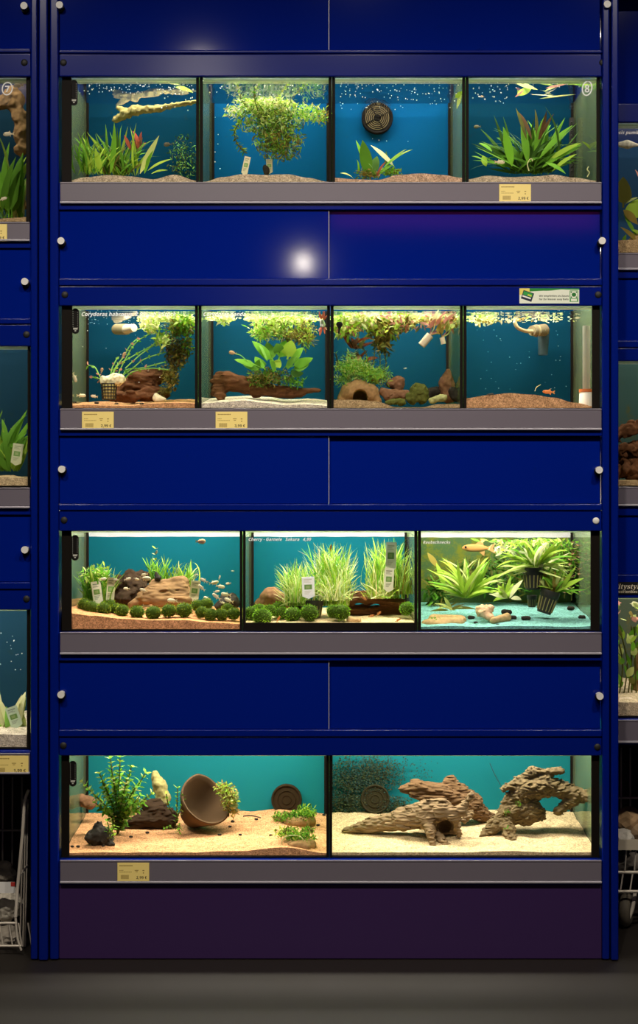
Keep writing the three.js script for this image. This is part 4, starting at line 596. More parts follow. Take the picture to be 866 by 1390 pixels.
  const bs = (lab, a, b, r, tips) => { const g = thing('bundled_plant', lab, 'plant', P(a[0], a[1], Z(0.15))); part('foam_base', cyl(P(a[0], a[1], Z(0.15)), P(b[0], b[1], Z(0.15)), L(r), L(r), 18), M.foam, g); for (const [x, y, c] of tips) { part('stem', tube([P(b[0], b[1], Z(0.15)), P(lerp(b[0], x, 0.6) + 2, lerp(b[1], y, 0.4), Z(0.15)), P(x, y, Z(0.12))], 0.0016), LM[c], g); leafLine(g, c, lerp(b[0], x, 0.5), lerp(b[1], y, 0.5), x + R(-10, 10), y - R(2, 9), 0.14, 0.1, 6); leafLine(g, c, lerp(b[0], x, 0.7), lerp(b[1], y, 0.7), x + R(-16, 16), y + R(-4, 4), 0.14, 0.12, 5); } };
  bs('bundle of pink stems in a pale foam ring near the surface', [572, 469], [584, 455], 5.5, [[598, 430, 'pink'], [608, 440, 'pale'], [590, 428, 'cream'], [612, 432, 'pink'], [582, 436, 'pink'], [602, 446, 'ochre']]);
  bs('smaller bundle of curling stems in foam beside the pink one', [602, 467], [600, 458], 3.5, [[596, 450, 'ochre'], [612, 444, 'pale'], [608, 436, 'pink']]);
  lumpThing('black_clip', 'small black clip high on the glass by the red plant', 'clip', [[[459, 440, 0.02, 2.5], [462, 440, 0.02, 2.5]], [[461, 440, 0.02, 1.5], [460, 452, 0.02, 1.2]]], { amp: 0.3, cols: [0.01, 0.01, 0.01], cell: 0.8, pad: 2 });
  fish('pale', 'small pale fish in open water by the foam rings', 550, 500, 0.3, 5, 10, false);
}
{
  const p = thing('filter_outlet', 'olive grey filter outlet with a curved spout', 'filter', P(732, 470, Z(0.8)));
  part('outlet_body', cyl(P(722, 449, Z(0.7)), P(739, 448, Z(0.8)), L(7.5), L(9), 24), std(lin(0.19, 0.15, 0.075), 0.6), p); part('collar', cyl(P(727, 449, Z(0.73)), P(729, 449, Z(0.74)), L(9), L(9), 24), M.pipe, p);
  part('drop_pipe', cyl(P(738, 446, Z(0.86)), P(737, 482, Z(0.86)), L(9), L(7), 20), std(lin(0.02, 0.05, 0.06), 0.6), p);
  part('spout', tube([P(723, 450, Z(0.7)), P(712, 449, Z(0.65)), P(702, 444, Z(0.62)), P(699, 436, Z(0.62)), P(704, 432, Z(0.62))], L(2.8), 20, 10), M.pipe, p);
  plantOf('floating_weed', 'cream floating fragments over the sand dune', 660, 428, 0.4, foliage([[655, 426, 26, 6, 160, ['cream', 'pale', 'lime']], [658, 437, 18, 4, 60, ['cream', 'ochre']], [700, 432, 30, 4, 40, ['cream', 'ochre']], [740, 425, 50, 3, 60, ['cream', 'pale']]], 0.4, { len: [4, 9], wid: [2, 4], depth: 0.08, top: 423 }));
  lumpThing('pebble', 'dark oval pebble on the dune crest', 'pebble', [[[661, 537, 0.05, 2], [668, 536, 0.05, 2.5]]], { amp: 0.6, cols: STONE.dark, cell: 0.8, pad: 2 });
  fish('orange', 'orange-brown catfish resting on the dune', 745, 532, 0.12, 17, 5, true); solo('root_curl', tube([P(726, 531, Z(0.1)), P(728, 526, Z(0.1)), P(734, 522, Z(0.1))], 0.0008), LM.cream, 'thin white thread rising from the dune', 'root');
  const j = thing('corner_filter', 'white canister with an orange collar in the corner of the dune tank', 'filter', P(796, 553, Z(0.2)));
  part('canister', new THREE.LatheGeometry([[0.001, 0], [0.017, 0], [0.018, 0.004], [0.0165, 0.036], [0.001, 0.036]].map(a => new THREE.Vector2(...a)), 24), M.white, j, true);
  part('collar', new THREE.CylinderGeometry(0.0175, 0.0175, 0.007, 24).translate(0, 0.0395, 0), std(lin(0.55, 0.16, 0.04), 0.6), j, true);
  part('uplift_tube', new THREE.CylinderGeometry(0.009, 0.009, 0.15, 20).translate(0, 0.118, 0), phys(lin(0.75, 0.72, 0.66), 0.4, { transmission: 0.85, thickness: 0 }), j, true);
  bubbles('scattered air specks above the sand dune', [[640, 770, 440, 530, 0.05, 0.6, 40], [690, 790, 421, 428, 0.02, 0.2, 25]], [0.2, 0.45]);
}

// ---------------------------------------------------------------- third shelf
{
  const grass = (label, px, py, f, n, len, spread, cols, o) => { const g = thing('grass_plant', label, 'plant', P(px, py, Z(f))); part('blades', blades(px, py, f, n, len, spread, cols, o), M.leafVC, g).userData.kind = 'stuff'; return g; };
  const g1 = grass('bushy green grass clump behind two tags and moss balls', 132, 822, 0.45, 240, [26, 60], 0.42, ['fresh', 'lime', 'mid', 'pale'], { foot: 11, wid: [1.6, 3] });
  part('foliage', foliage([[132, 785, 20, 20, 260, ['fresh', 'lime', 'pale']]], 0.42, { len: [6, 12], wid: [1.6, 3], depth: 0.03 }), M.leafVC, g1).userData.kind = 'stuff';
  plantTag('tilted tag in the bushy grass, the more worn of two', 134, 820, 0.3, 13, 31, -8); plantTag('upright tag in the bushy grass beside the dark wood', 149, 818, 0.32, 11, 34, 4, '#8a8a6a', '#dcd7b6');
  grass('wispy grass rising behind the tan driftwood', 216, 792, 0.75, 60, [20, 42], 0.6, ['lime', 'fresh', 'mid'], { foot: 10, wid: [1.6, 2.8] });
  grass('low pale grass clump between tan driftwood and tag', 250, 795, 0.65, 90, [16, 36], 0.7, ['lime', 'pale', 'fresh'], { foot: 12, wid: [1.6, 2.8] });
  solo('grass_stalk', leafyStems([[[209, 800, 0.8], [210, 770, 0.8], [211, 745, 0.8]]], { cols: ['pale', 'lime'], gap: 9, whorl: 2, len: [4, 8] }).foliage, M.leafVC, 'single thin leafy stalk towering behind the tan driftwood', 'plant');
  plantTag('pale tag leaning at the end of the tan driftwood', 262, 818, 0.4, 13, 30, 8, '#8a8a6a', '#e2dcb8');
  lumpThing('driftwood', 'dark brown driftwood between the grass and tan wood', 'driftwood', [[[158, 808, 0.7, 14], [180, 790, 0.7, 16]], [[180, 790, 0.7, 16], [200, 785, 0.75, 8]], [[160, 785, 0.75, 6], [168, 795, 0.7, 10]], [[170, 812, 0.6, 12], [190, 800, 0.65, 12]]], { amp: 4, freq: 45, cols: WOOD.dark, ridge: 3 });
  lumpThing('driftwood', 'broad tan driftwood block rising out of the sand', 'driftwood', [[[180, 822, 0.45, 7], [212, 798, 0.5, 11]], [[212, 798, 0.5, 11], [245, 794, 0.5, 12]], [[245, 794, 0.5, 12], [252, 812, 0.45, 13]], [[215, 814, 0.4, 11], [248, 816, 0.42, 12]], [[200, 812, 0.42, 10], [225, 804, 0.45, 14]]], { amp: 1.8, freq: 36, cols: [0.2, 0.115, 0.05], ridge: 4, stretch: [0.5, 1.5, 1], cstretch: [0.4, 1.6, 1] });
  lumpThing('stone', 'dark tooth shaped stone on top of the tan driftwood', 'stone', [[[212, 778, 0.48, 2], [214, 784, 0.48, 5]]], { amp: 1, cols: STONE.dark, cell: 1, pad: 3 });
  lumpThing('stone', 'pile of dark stone under the fish by the divider', 'stone', [[[300, 822, 0.6, 8], [318, 818, 0.6, 9]], [[306, 812, 0.65, 7], [316, 810, 0.65, 5]]], { amp: 2.5, freq: 60, cols: STONE.dark });
  const MB = 'dark green moss ball in the row before the driftwood', MG = 'moss balls in the pale fish tank';
  for (const [x, y, f, r] of [[115, 820, 0.3, 9], [124, 824, 0.24, 9.5], [141, 826, 0.2, 9.5], [149, 821, 0.3, 8.5], [158, 826, 0.25, 8], [166, 829, 0.18, 9], [186, 831, 0.13, 10], [208, 832, 0.1, 10.5], [229, 829, 0.14, 10], [250, 828, 0.16, 11], [268, 822, 0.3, 9], [280, 820, 0.34, 9], [274, 831, 0.16, 9], [286, 834, 0.12, 9.5], [301, 834, 0.12, 9], [317, 833, 0.14, 9], [309, 826, 0.3, 8]]) mossBall(MB, MG, x, y, f, r);
  const FL = 'small cream fish in the school over the moss balls', FG = 'school of cream fish';
  for (const [x, y, d, fl, ln] of [[139, 786, 5, 0, 11], [158, 787, 0, 1, 8], [173, 786, 15, 0, 10], [185, 786, -20, 0, 9], [197, 785, -5, 0, 16], [196, 780, -8, 1, 10], [172, 799, 0, 1, 10], [195, 801, 10, 1, 12], [234, 815, 0, 1, 15], [212, 750, 70, 0, 7], [266, 780, 0, 0, 6], [277, 788, 25, 1, 12], [274, 798, 40, 1, 12], [290, 791, 10, 0, 14], [299, 796, -10, 0, 13], [310, 792, -10, 1, 8], [298, 784, 70, 0, 6], [294, 803, 10, 0, 9], [307, 807, 8, 1, 15], [294, 810, 35, 1, 14], [281, 812, 20, 1, 10], [311, 815, 20, 1, 14], [316, 775, 0, 1, 5], [302, 818, -20, 0, 8]]) fish('pale', FL, x, y, R(0.1, 0.4), ln, d, fl, FG);
  fish('tan', 'brown fish cruising alone just under the surface', 272, 735, 0.3, 14, 0, false);
}
{
  const bush = (label, pots, spec, o) => { const g = potPlant('potted_grass', label, ...pots); for (const [x, y, f, n, len, sp, cols, oo] of spec) part('blades', blades(x, y, f, n, len, sp, cols, oo), M.leafVC, g).userData.kind = 'stuff'; return g; };
  bush('huge fine-bladed grass in a black pot behind a blank white tag', [425, 838, 0.32, 27, 24, 0], [[405, 822, 0.35, 300, [35, 66], 0.75, ['lime', 'pale', 'fresh'], { foot: 12, x: [372, 470] }], [450, 822, 0.4, 420, [45, 92], 0.55, ['lime', 'pale', 'lime', 'fresh', 'cream'], { foot: 14, top: 736, x: [400, 486] }], [400, 818, 0.3, 120, [20, 40], 1.0, ['pale', 'cream', 'lime'], { foot: 10 }], [455, 815, 0.25, 160, [25, 50], 1.1, ['pale', 'cream', 'lime'], { foot: 14, x: [420, 492] }]]);
  potPlant('empty_pot', 'low black pot tucked beside the huge grass', 402, 836, 0.4, 17, 15, 0);
  bush('tall grass in a dark pot beside the stacked tags', [528, 822, 0.55, 24, 18, 0], [[525, 812, 0.5, 420, [40, 84], 0.42, ['lime', 'pale', 'fresh', 'lime'], { foot: 15, top: 730, x: [494, 560] }], [512, 812, 0.4, 160, [20, 46], 0.9, ['pale', 'lime', 'cream'], { foot: 12, x: [488, 560] }], [545, 806, 0.5, 120, [20, 50], 0.7, ['ochre', 'lime', 'pale'], { foot: 8, x: [500, 562] }]]);
  plantTag('blank white tag in front of the huge grass', 419, 813, 0.1, 17, 30, -2, '#d8d6c6', '#ffffff'); plantTag('upper white tag in the tall grass', 530, 776, 0.2, 14, 40, 2, '#c9c7ae', '#f6f4e4'); plantTag('lower cream tag in the tall grass', 527, 804, 0.18, 13, 33, 3, '#8a8a6a', '#e9e6cc');
  lumpThing('driftwood', 'flat layered brown driftwood with holes under the tall grass', 'driftwood', [[[455, 815, 0.55, 6], [500, 812, 0.5, 9]], [[500, 812, 0.5, 9], [545, 818, 0.5, 7]], [[470, 828, 0.55, 8], [540, 830, 0.55, 8]], [[480, 806, 0.6, 5], [520, 806, 0.6, 5]]], { amp: 3, freq: 45, cols: WOOD.red, ridge: 4, stretch: [0.4, 1.8, 1], cut: [[482, 828, 0.36, 5], [512, 830, 0.36, 5.5], [536, 830, 0.36, 5]] });
  lumpThing('stone', 'reddish wedge stone behind the left pot cluster'.replace('left pot', 'low pot'), 'stone', [[[352, 822, 0.6, 8], [368, 810, 0.6, 12]], [[368, 810, 0.6, 12], [392, 818, 0.6, 8]]], { amp: 2, freq: 50, cols: STONE.brown });
  lumpThing('stone', 'tan flat stone by the paired moss balls', 'stone', [[[474, 842, 0.12, 4], [486, 842, 0.12, 4]]], { amp: 1, cols: STONE.tan, cell: 1, pad: 3 });
  const MB = 'vivid green moss ball in front of the grassy pots', MG = 'moss balls before the grassy pots';
  for (const [x, y, f, r] of [[342, 832, 0.25, 9.5], [356, 837, 0.12, 12.5], [352, 828, 0.35, 9], [366, 829, 0.25, 9], [378, 826, 0.35, 10], [382, 832, 0.25, 9], [398, 834, 0.14, 11], [420, 832, 0.1, 12], [453, 830, 0.12, 10], [463, 831, 0.12, 12], [552, 826, 0.3, 9.5]]) mossBall(MB, MG, x, y, f, r, true);
  const SL = 'tiny red shrimp in the tank of grassy pots', SG = 'red shrimps';
  for (const [x, y, d] of [[504, 836, 10], [514, 833, 40], [378, 840, 60], [449, 744, 80], [494, 812, -40], [540, 842, 30], [376, 846, 10]]) { const m = fish('orange', SL, x, y, 0.08, 9, d, false, SG); m.name = numbered('red_shrimp'); m.userData.category = 'shrimp'; }
}
{
  rosette('sword_plant', 'spreading plant with long lime leaves rooted in turquoise gravel', 634, 812, 0.4, 58, [30, 70], [3.5, 7], [0, 84], ['lime', 'fresh', 'lime', 'pale'], { foot: 5, x: [576, 690], depth: 0.35, top: 758 });
  const low = rosette('leafy_sprig', 'low ragged pale sprig between stone and spreading plant', 612, 828, 0.3, 12, [16, 36], [3, 6], [30, 95], ['pale', 'lime', 'olive'], { foot: 8, x: [576, 660] });
  leafLine(low, 'ochre', 594, 770, 580, 750, 0.6, 0.65, 8); leafLine(low, 'lime', 604, 796, 592, 764, 0.5, 0.55, 8);
  const p1 = potPlant('potted_sword_plant', 'arching leafy plant in a black pot raised on gravel', 723, 800, 0.3, 27, 30, 0); rosette('', '', 723, 770, 0.3, 64, [22, 54], [3.2, 6.5], [10, 112], ['lime', 'pale', 'fresh', 'lime', 'cream'], { foot: 7, parent: p1, depth: 0.4, top: 733, x: [668, 778] });
  const p2 = potPlant('potted_sword_plant', 'leafy plant in a tipped striped pot', 738, 832, 0.28, 26, 32, 18); rosette('', '', 750, 803, 0.3, 50, [18, 46], [4, 8], [0, 100], ['lime', 'fresh', 'lime', 'pale', 'ochre'], { foot: 8, parent: p2, bias: 0.62, x: [708, 794] });
  const p3 = rosette('leafy_sprig', 'star shaped pale sprig standing on the turquoise gravel', 686, 812, 0.35, 16, [14, 34], [5, 8], [0, 110], ['pale', 'lime', 'cream'], { foot: 4, x: [662, 716] });
  potPlant('empty_pot', 'small dark pot behind the raised black pot', 722, 824, 0.45, 13, 16, 0);
  plantOf('stem_plant', 'tall reddish stem plant behind the potted plants', 775, 810, 0.75, leafyStems([[[776, 815, 0.75], [775, 775, 0.75], [777, 738, 0.75]], [[788, 812, 0.75], [786, 780, 0.75], [788, 742, 0.75]], [[766, 812, 0.8], [768, 780, 0.8], [764, 742, 0.8]]], { cols: ['lime', 'pink', 'fresh'], gap: 8, whorl: 4, len: [6, 11], wid: [4, 6] }));
  plantOf('background_weed', 'blurred green weed filling the back of the greenish tank', 690, 800, 0.85, foliage([[690, 780, 60, 30, 420, ['olive', 'mid', 'dark']], [755, 765, 35, 35, 400, ['fresh', 'olive', 'mid']], [596, 800, 22, 26, 220, ['olive', 'dark', 'mid']], [645, 775, 30, 18, 140, ['olive', 'dark']]], 0.85, { len: [8, 18], wid: [2, 4], depth: 0.03, top: 735 }));
  plantOf('floating_weed', 'pale floating leaves fringing the greenish tank surface', 720, 738, 0.4, foliage([[720, 736, 70, 4, 110, ['pale', 'fresh', 'lime']], [690, 745, 22, 6, 40, ['lime', 'cream']]], 0.4, { len: [8, 16], wid: [2.5, 4.5], depth: 0.09, top: 734 }));
  fish('long', 'long blurred orange fish under the surface of the greenish tank', 650, 744, 0.75, 46, 0, true);
  lumpThing('stone', 'flat tan oval stone lying at the front glass', 'stone', [[[586, 848, 0.14, 9], [622, 846, 0.14, 9]], [[590, 842, 0.24, 9], [626, 842, 0.22, 7]], [[578, 848, 0.14, 6], [600, 850, 0.1, 6]]], { amp: 1, freq: 40, cols: STONE.tan });
  lumpThing('stone', 'ribbed pinkish tan stone standing on gravel', 'stone', [[[653, 828, 0.22, 8], [664, 826, 0.22, 7]], [[655, 832, 0.2, 7], [665, 838, 0.18, 6]]], { amp: 2, freq: 80, cols: [0.62, 0.4, 0.24], ridge: 3 });
  lumpThing('stone', 'low tan stone shelf beside the ribbed stone', 'stone', [[[670, 842, 0.14, 5], [688, 838, 0.2, 6]]], { amp: 1.2, freq: 60, cols: STONE.tan });
  const PL = 'dark pebble scattered on turquoise gravel', PG = 'dark pebbles on turquoise gravel';
  for (const [x, y, a, b, f] of [[640, 838, 5, 2.6, 0.2], [646, 845, 3, 2, 0.12], [688, 831, 7, 4, 0.35], [696, 838, 5, 3, 0.25], [714, 839, 8, 3, 0.22], [724, 852, 3, 1.6, 0.05], [731, 852, 2.5, 1.6, 0.05], [742, 854, 4, 1.8, 0.04], [752, 852, 3, 1.6, 0.05], [768, 852, 4, 1.8, 0.05], [775, 826, 5, 3, 0.5], [790, 838, 5, 3, 0.3], [676, 848, 3, 1.5, 0.06], [630, 855, 5, 2, 0.02]]) lumpThing('pebble', PL, 'pebble', [[[x - a * 0.5, y, f, b], [x + a * 0.5, y, f, b * 0.9]]], { amp: 0.7, freq: 120, cols: STONE.dark, cell: 0.9, pad: 2 }, PG);
  plantOf('moss_patch', 'small bright green moss patch on the flat tan stone', 592, 841, 0.14, foliage([[592, 841, 9, 2, 90, ['jade', 'fresh']]], 0.14, { leaf: 'tiny', len: [2, 4], wid: [1, 2], depth: 0.012 }));
}

// ---------------------------------------------------------------- lowest shelf
{
  const st = []; for (const [x, y, k] of [[112, 1062, 0.4], [122, 1072, 0.4], [135, 1050, 0.3], [150, 1030, 0.3], [163, 1028, 0.35], [178, 1042, 0.35], [197, 1050, 0.4], [205, 1078, 0.35], [195, 1092, 0.3], [190, 1080, 0.3], [130, 1090, 0.3], [140, 1062, 0.35], [172, 1058, 0.3], [155, 1060, 0.4], [184, 1068, 0.35]]) st.push([[160, 1132, 0.46], [lerp(160, x, 0.35), lerp(1120, y, 0.45), lerp(0.46, k, 0.4)], [lerp(160, x, 0.75), lerp(1120, y, 0.78), k], [x, y, k]]);
  const bush = plantOf('stem_plant', 'bushy bright green stem plant beside the dark log', 160, 1130, 0.33, leafyStems(st, { cols: ['fresh', 'lime', 'mid', 'fresh', 'pale'], gap: 7, whorl: 4, len: [6, 11], wid: [3.5, 5.5] }));
  lumpThing('stone', 'dark tangled rock ball at the foot of the stem plant', 'stone', [[[128, 1136, 0.16, 12], [140, 1138, 0.16, 13]], [[134, 1122, 0.16, 8], [138, 1130, 0.16, 10]], [[146, 1142, 0.16, 7], [152, 1146, 0.14, 3]]], { amp: 4, freq: 55, cols: STONE.dark, ridge: 3 });
  plantOf('leafy_sprig', 'short green sprig growing on the dark rock ball', 148, 1125, 0.12, leafyStems([[[146, 1134, 0.12], [148, 1124, 0.12], [146, 1116, 0.12]], [[148, 1132, 0.12], [152, 1128, 0.12], [155, 1122, 0.12]], [[146, 1138, 0.1], [151, 1136, 0.1], [154, 1134, 0.1]]], { cols: ['fresh', 'lime'], gap: 4, whorl: 3, len: [4, 8], wid: [2, 3.5] }));
  lumpThing('driftwood', 'dark hollow log lying behind the stem plant', 'driftwood', [[[172, 1121, 0.6, 9], [210, 1109, 0.64, 18]], [[210, 1109, 0.64, 18], [228, 1111, 0.64, 15]], [[198, 1092, 0.64, 8], [214, 1096, 0.64, 12]]], { amp: 3, freq: 45, cols: WOOD.dark, ridge: 4, stretch: [0.5, 1.5, 1] });
  lumpThing('stone', 'upright lichen crusted stone behind the log', 'stone', [[[210, 1052, 0.7, 5], [216, 1066, 0.7, 8]], [[216, 1066, 0.7, 8], [222, 1085, 0.7, 10]]], { amp: 2.5, freq: 60, cols: [0.32, 0.28, 0.1] });
  plantOf('leafy_sprig', 'thin green sprigs against the clay pot', 238, 1095, 0.45, leafyStems([[[238, 1122, 0.42], [240, 1100, 0.42], [241, 1070, 0.42]], [[234, 1105, 0.45], [228, 1090, 0.45], [226, 1078, 0.45]], [[240, 1112, 0.4], [246, 1095, 0.4], [248, 1082, 0.42]], [[236, 1126, 0.35], [230, 1122, 0.35], [224, 1124, 0.35]], [[238, 1126, 0.35], [244, 1120, 0.35], [243, 1128, 0.35]]], { cols: ['fresh', 'mid', 'lime'], gap: 7, whorl: 3, len: [4, 8], wid: [2.5, 4] }));
  lumpThing('stone', 'blurred brown stone at the back near the side glass', 'stone', [[[112, 1086, 0.75, 8], [122, 1090, 0.75, 9]]], { amp: 2, cols: STONE.brown });
  // the clay pot: a broken bell with its mouth towards us
  const z = Z(0.52), g = thing('broken_clay_pot', 'broken brown clay pot lying on its side', 'clay pot', P(272, 1128, z)), c = P(274, 1093, z), Rr = L(38, z), pts = [[0.02, 0.95], [0.36, 0.92], [0.45, 0.82], [0.7, 0.3], [0.92, -0.1], [0.98, -0.3], [0.9, -0.3], [0.84, -0.1], [0.62, 0.3], [0.38, 0.76], [0.02, 0.8]].map(([a, b]) => new THREE.Vector2(a * Rr, b * Rr)), lathe = new THREE.LatheGeometry(pts, 48), lp = lathe.attributes.position;
  const q = new THREE.Quaternion().setFromUnitVectors(V(0, -1, 0), V(0.5, 0.66, 0.56).normalize());
  const pk = V(-0.45, 1, -0.5).applyQuaternion(q.clone().invert()), pa = Math.atan2(pk.z, pk.x);
  for (let i = 0; i < lp.count; i++) { const a = Math.atan2(lp.getZ(i), lp.getX(i)), y = lp.getY(i), bite = Math.max(0, 1 - Math.abs(((a - pa + 15.708) % 6.28319) - 3.14159) / 0.8); lp.setY(i, y + (y < 0 ? -0.22 * Rr * bite : 0) + 0.02 * Rr * N3(lp.getX(i) * 60, y * 60, lp.getZ(i) * 60)); }
  lathe.computeVertexNormals(); lathe.applyQuaternion(q); lathe.translate(c.x, c.y, c.z - 0.005); part('pot_wall', lathe, M.clay, g);
  plantOf('java_moss', 'yellow-green moss tuft growing behind the clay pot', 312, 1100, 0.45, foliage([[312, 1082, 12, 18, 520, ['lime', 'ochre', 'olive', 'pale']], [302, 1070, 10, 8, 160, ['lime', 'ochre']], [316, 1100, 7, 8, 120, ['ochre', 'olive']]], 0.5, { leaf: 'tiny', len: [4, 8], wid: [1.5, 2.6], depth: 0.03 }));
  vent('plain brown round vent low on the wall behind moss', 389, 1085, 20, ZB + 0.012, phys(lin(0.03, 0.019, 0.009), 1, { specularIntensity: 0.1 }));
  const cw = (label, cx, cy, f, r, ml) => { const s = thing('coconut_bowl', label, 'bowl', P(cx, cy, Z(f))); part('shell', lump([[[cx - r * 0.7, cy - 6, f, 8], [cx + r * 0.7, cy - 7, f, 9]], [[cx - r * 0.3, cy - 5, f - 0.06, 8], [cx + r * 0.4, cy - 5, f - 0.06, 8]]], { amp: 1, cols: WOOD.tan }), M.vc, s); return s; };
  cw('brown coconut piece carrying the rear moss heap', 402, 1122, 0.66, 26);
  plantOf('java_moss', 'dark green moss heap, the rear of two', 400, 1112, 0.45, foliage([[386, 1111, 17, 8, 420, ['mid', 'fresh', 'olive']], [415, 1104, 14, 10, 420, ['mid', 'fresh', 'lime']], [402, 1110, 26, 8, 320, ['mid', 'dark', 'fresh']]], 0.64, { leaf: 'tiny', len: [3, 7], wid: [1.3, 2.4], depth: 0.035, up: 0.4 }));
  cw('brown coconut piece under the front moss heap with a pale hoop', 405, 1154, 0.12, 22);
  plantOf('java_moss', 'bright green moss heap, the front of two', 405, 1140, 0.15, foliage([[392, 1131, 20, 8, 420, ['lime', 'olive', 'fresh']], [408, 1139, 20, 8, 480, ['fresh', 'lime', 'mid']], [418, 1128, 10, 6, 160, ['fresh', 'olive']]], 0.14, { leaf: 'tiny', len: [3, 7], wid: [1.3, 2.4], depth: 0.035, up: 0.4 }));
  solo('pale_hoop', tube([[386, 1152], [382, 1144], [386, 1137], [396, 1134], [408, 1136]].map(([x, y]) => P(x, y, Z(0.06))).concat([P(420, 1155, Z(0.06))]), 0.0013, 24), LM.cream, 'thin cream hoop leaning on the front moss heap', 'root');
  solo('root_curl', tube([P(330, 1108, Z(0.75)), P(340, 1107, Z(0.73)), P(354, 1110, Z(0.7))], 0.0016), std(lin(0.05, 0.03, 0.015), 0.9), 'thin dark twig lying on sand behind the clay pot', 'twig');
  const PL = 'tiny dark pebble on the orange sand', PG = 'pebbles on the orange sand';
  for (const [x, y, f] of [[98, 1149, 0.1], [106, 1149, 0.1], [178, 1136, 0.3], [200, 1130, 0.4], [298, 1133, 0.35], [326, 1133, 0.35], [348, 1112, 0.65], [368, 1134, 0.3], [432, 1120, 0.5], [440, 1106, 0.8], [316, 1115, 0.6], [312, 1122, 0.5]]) lumpThing('pebble', PL, 'pebble', [[[x - 1.2, y, f, 1.6], [x + 1.2, y, f, 1.5]]], { amp: 0.5, freq: 120, cols: STONE.dark, cell: 0.8, pad: 2 }, PG);
}
{
  const wood = (label, bones, o) => lumpThing('driftwood', label, 'driftwood', bones, { amp: 1.7, freq: 50, ridge: 2.6, cols: WOOD.grey, cell: 1.1, cfreq: 110, ...o });
  wood('pale stump with a long tapering root and splayed legs', [[[470, 1127, 0.48, 4], [500, 1121, 0.44, 8]], [[500, 1121, 0.44, 8], [545, 1113, 0.38, 13]], [[545, 1112, 0.38, 13], [578, 1106, 0.34, 16]], [[578, 1103, 0.34, 15], [598, 1100, 0.32, 15]], [[598, 1100, 0.32, 14], [612, 1110, 0.3, 8]], [[580, 1114, 0.28, 8], [584, 1130, 0.22, 4.5]], [[584, 1130, 0.22, 4.5], [587, 1147, 0.17, 4]], [[596, 1136, 0.26, 6], [605, 1147, 0.17, 4]], [[588, 1114, 0.42, 17], [612, 1120, 0.42, 13]], [[598, 1100, 0.28, 11], [613, 1106, 0.24, 8]], [[612, 1112, 0.28, 6], [622, 1130, 0.3, 4.5]], [[614, 1114, 0.26, 6], [627, 1100, 0.24, 5]], [[627, 1100, 0.24, 5], [640, 1078, 0.22, 2.4]], [[600, 1094, 0.28, 4], [603, 1086, 0.26, 1.2]], [[566, 1098, 0.34, 4], [554, 1096, 0.34, 1.8]], [[585, 1092, 0.3, 4], [580, 1087, 0.3, 1.5]], [[630, 1114, 0.34, 3.5], [640, 1104, 0.33, 3]]], { cut: [[606, 1123, 0.22, 11], [605, 1123, 0.27, 11], [604, 1122, 0.32, 11], [603, 1121, 0.37, 10]], grow: 2.2, amp: 1.1, ridge: 5, stretch: [0.35, 1.9, 1.4], cstretch: [0.25, 1.9, 1], cols: [0.22, 0.15, 0.08] });
  wood('brown branch arching behind the pale stump', [[[547, 1071, 0.6, 4.5], [565, 1068, 0.6, 8]], [[565, 1068, 0.6, 8], [598, 1076, 0.62, 11]], [[598, 1076, 0.62, 11], [628, 1092, 0.66, 13]], [[628, 1092, 0.66, 13], [652, 1104, 0.7, 9]], [[652, 1104, 0.7, 9], [674, 1114, 0.74, 4.5]], [[608, 1060, 0.68, 5], [624, 1070, 0.67, 5.5]], [[624, 1070, 0.67, 5.5], [646, 1088, 0.68, 9]], [[614, 1056, 0.68, 3.5], [609, 1066, 0.68, 4]], [[560, 1079, 0.58, 3], [575, 1084, 0.58, 4]], [[575, 1084, 0.58, 4], [592, 1086, 0.6, 5]]], { cols: [0.14, 0.08, 0.036], grow: 2.2, amp: 1.1, ridge: 5, stretch: [0.35, 1.9, 1.4], cstretch: [0.25, 1.9, 1] });
  wood('gnarled grey-brown wood arch with a flat crest', [[[655, 1135, 0.4, 3.5], [672, 1120, 0.42, 7]], [[672, 1120, 0.42, 7], [690, 1108, 0.44, 11]], [[688, 1118, 0.38, 8], [693, 1138, 0.29, 5.5]], [[692, 1103, 0.44, 14], [716, 1100, 0.46, 17]], [[716, 1100, 0.46, 17], [731, 1104, 0.46, 8]], [[692, 1088, 0.44, 8], [712, 1073, 0.46, 15]], [[712, 1073, 0.46, 15], [738, 1066, 0.47, 14]], [[685, 1070, 0.42, 2.6], [705, 1060, 0.44, 4]], [[705, 1060, 0.44, 4], [722, 1048, 0.46, 4.5]], [[722, 1050, 0.46, 4.5], [762, 1047, 0.46, 2.4]], [[738, 1067, 0.47, 12], [762, 1072, 0.47, 9]], [[762, 1072, 0.47, 9], [778, 1078, 0.45, 8]], [[778, 1078, 0.45, 8], [797, 1082, 0.42, 5.5]], [[778, 1086, 0.44, 6], [758, 1101, 0.42, 4.5]], [[795, 1077, 0.42, 3], [801, 1083, 0.4, 3]]], { amp: 1.7, ridge: 6, grow: 3.8, cols: [0.16, 0.115, 0.055], freq: 62, stretch: [0.7, 1.4, 1], blend: 4, pad: 7 });
  plantOf('moss_patch', 'green moss flecks on the foot of the gnarled arch', 690, 1125, 0.2, foliage([[688, 1102, 5, 4, 40, ['mid', 'olive']], [690, 1126, 4, 7, 50, ['fresh', 'mid']], [704, 1092, 6, 4, 30, ['mid', 'olive']]], 0.33, { leaf: 'tiny', len: [2.5, 5], wid: [1.2, 2], depth: 0.02 }));
  vent('algae coated round vent in the driftwood tank', 509, 1084, 19, ZB + 0.012, phys(lin(0.03, 0.026, 0.013), 1, { specularIntensity: 0.1 }));
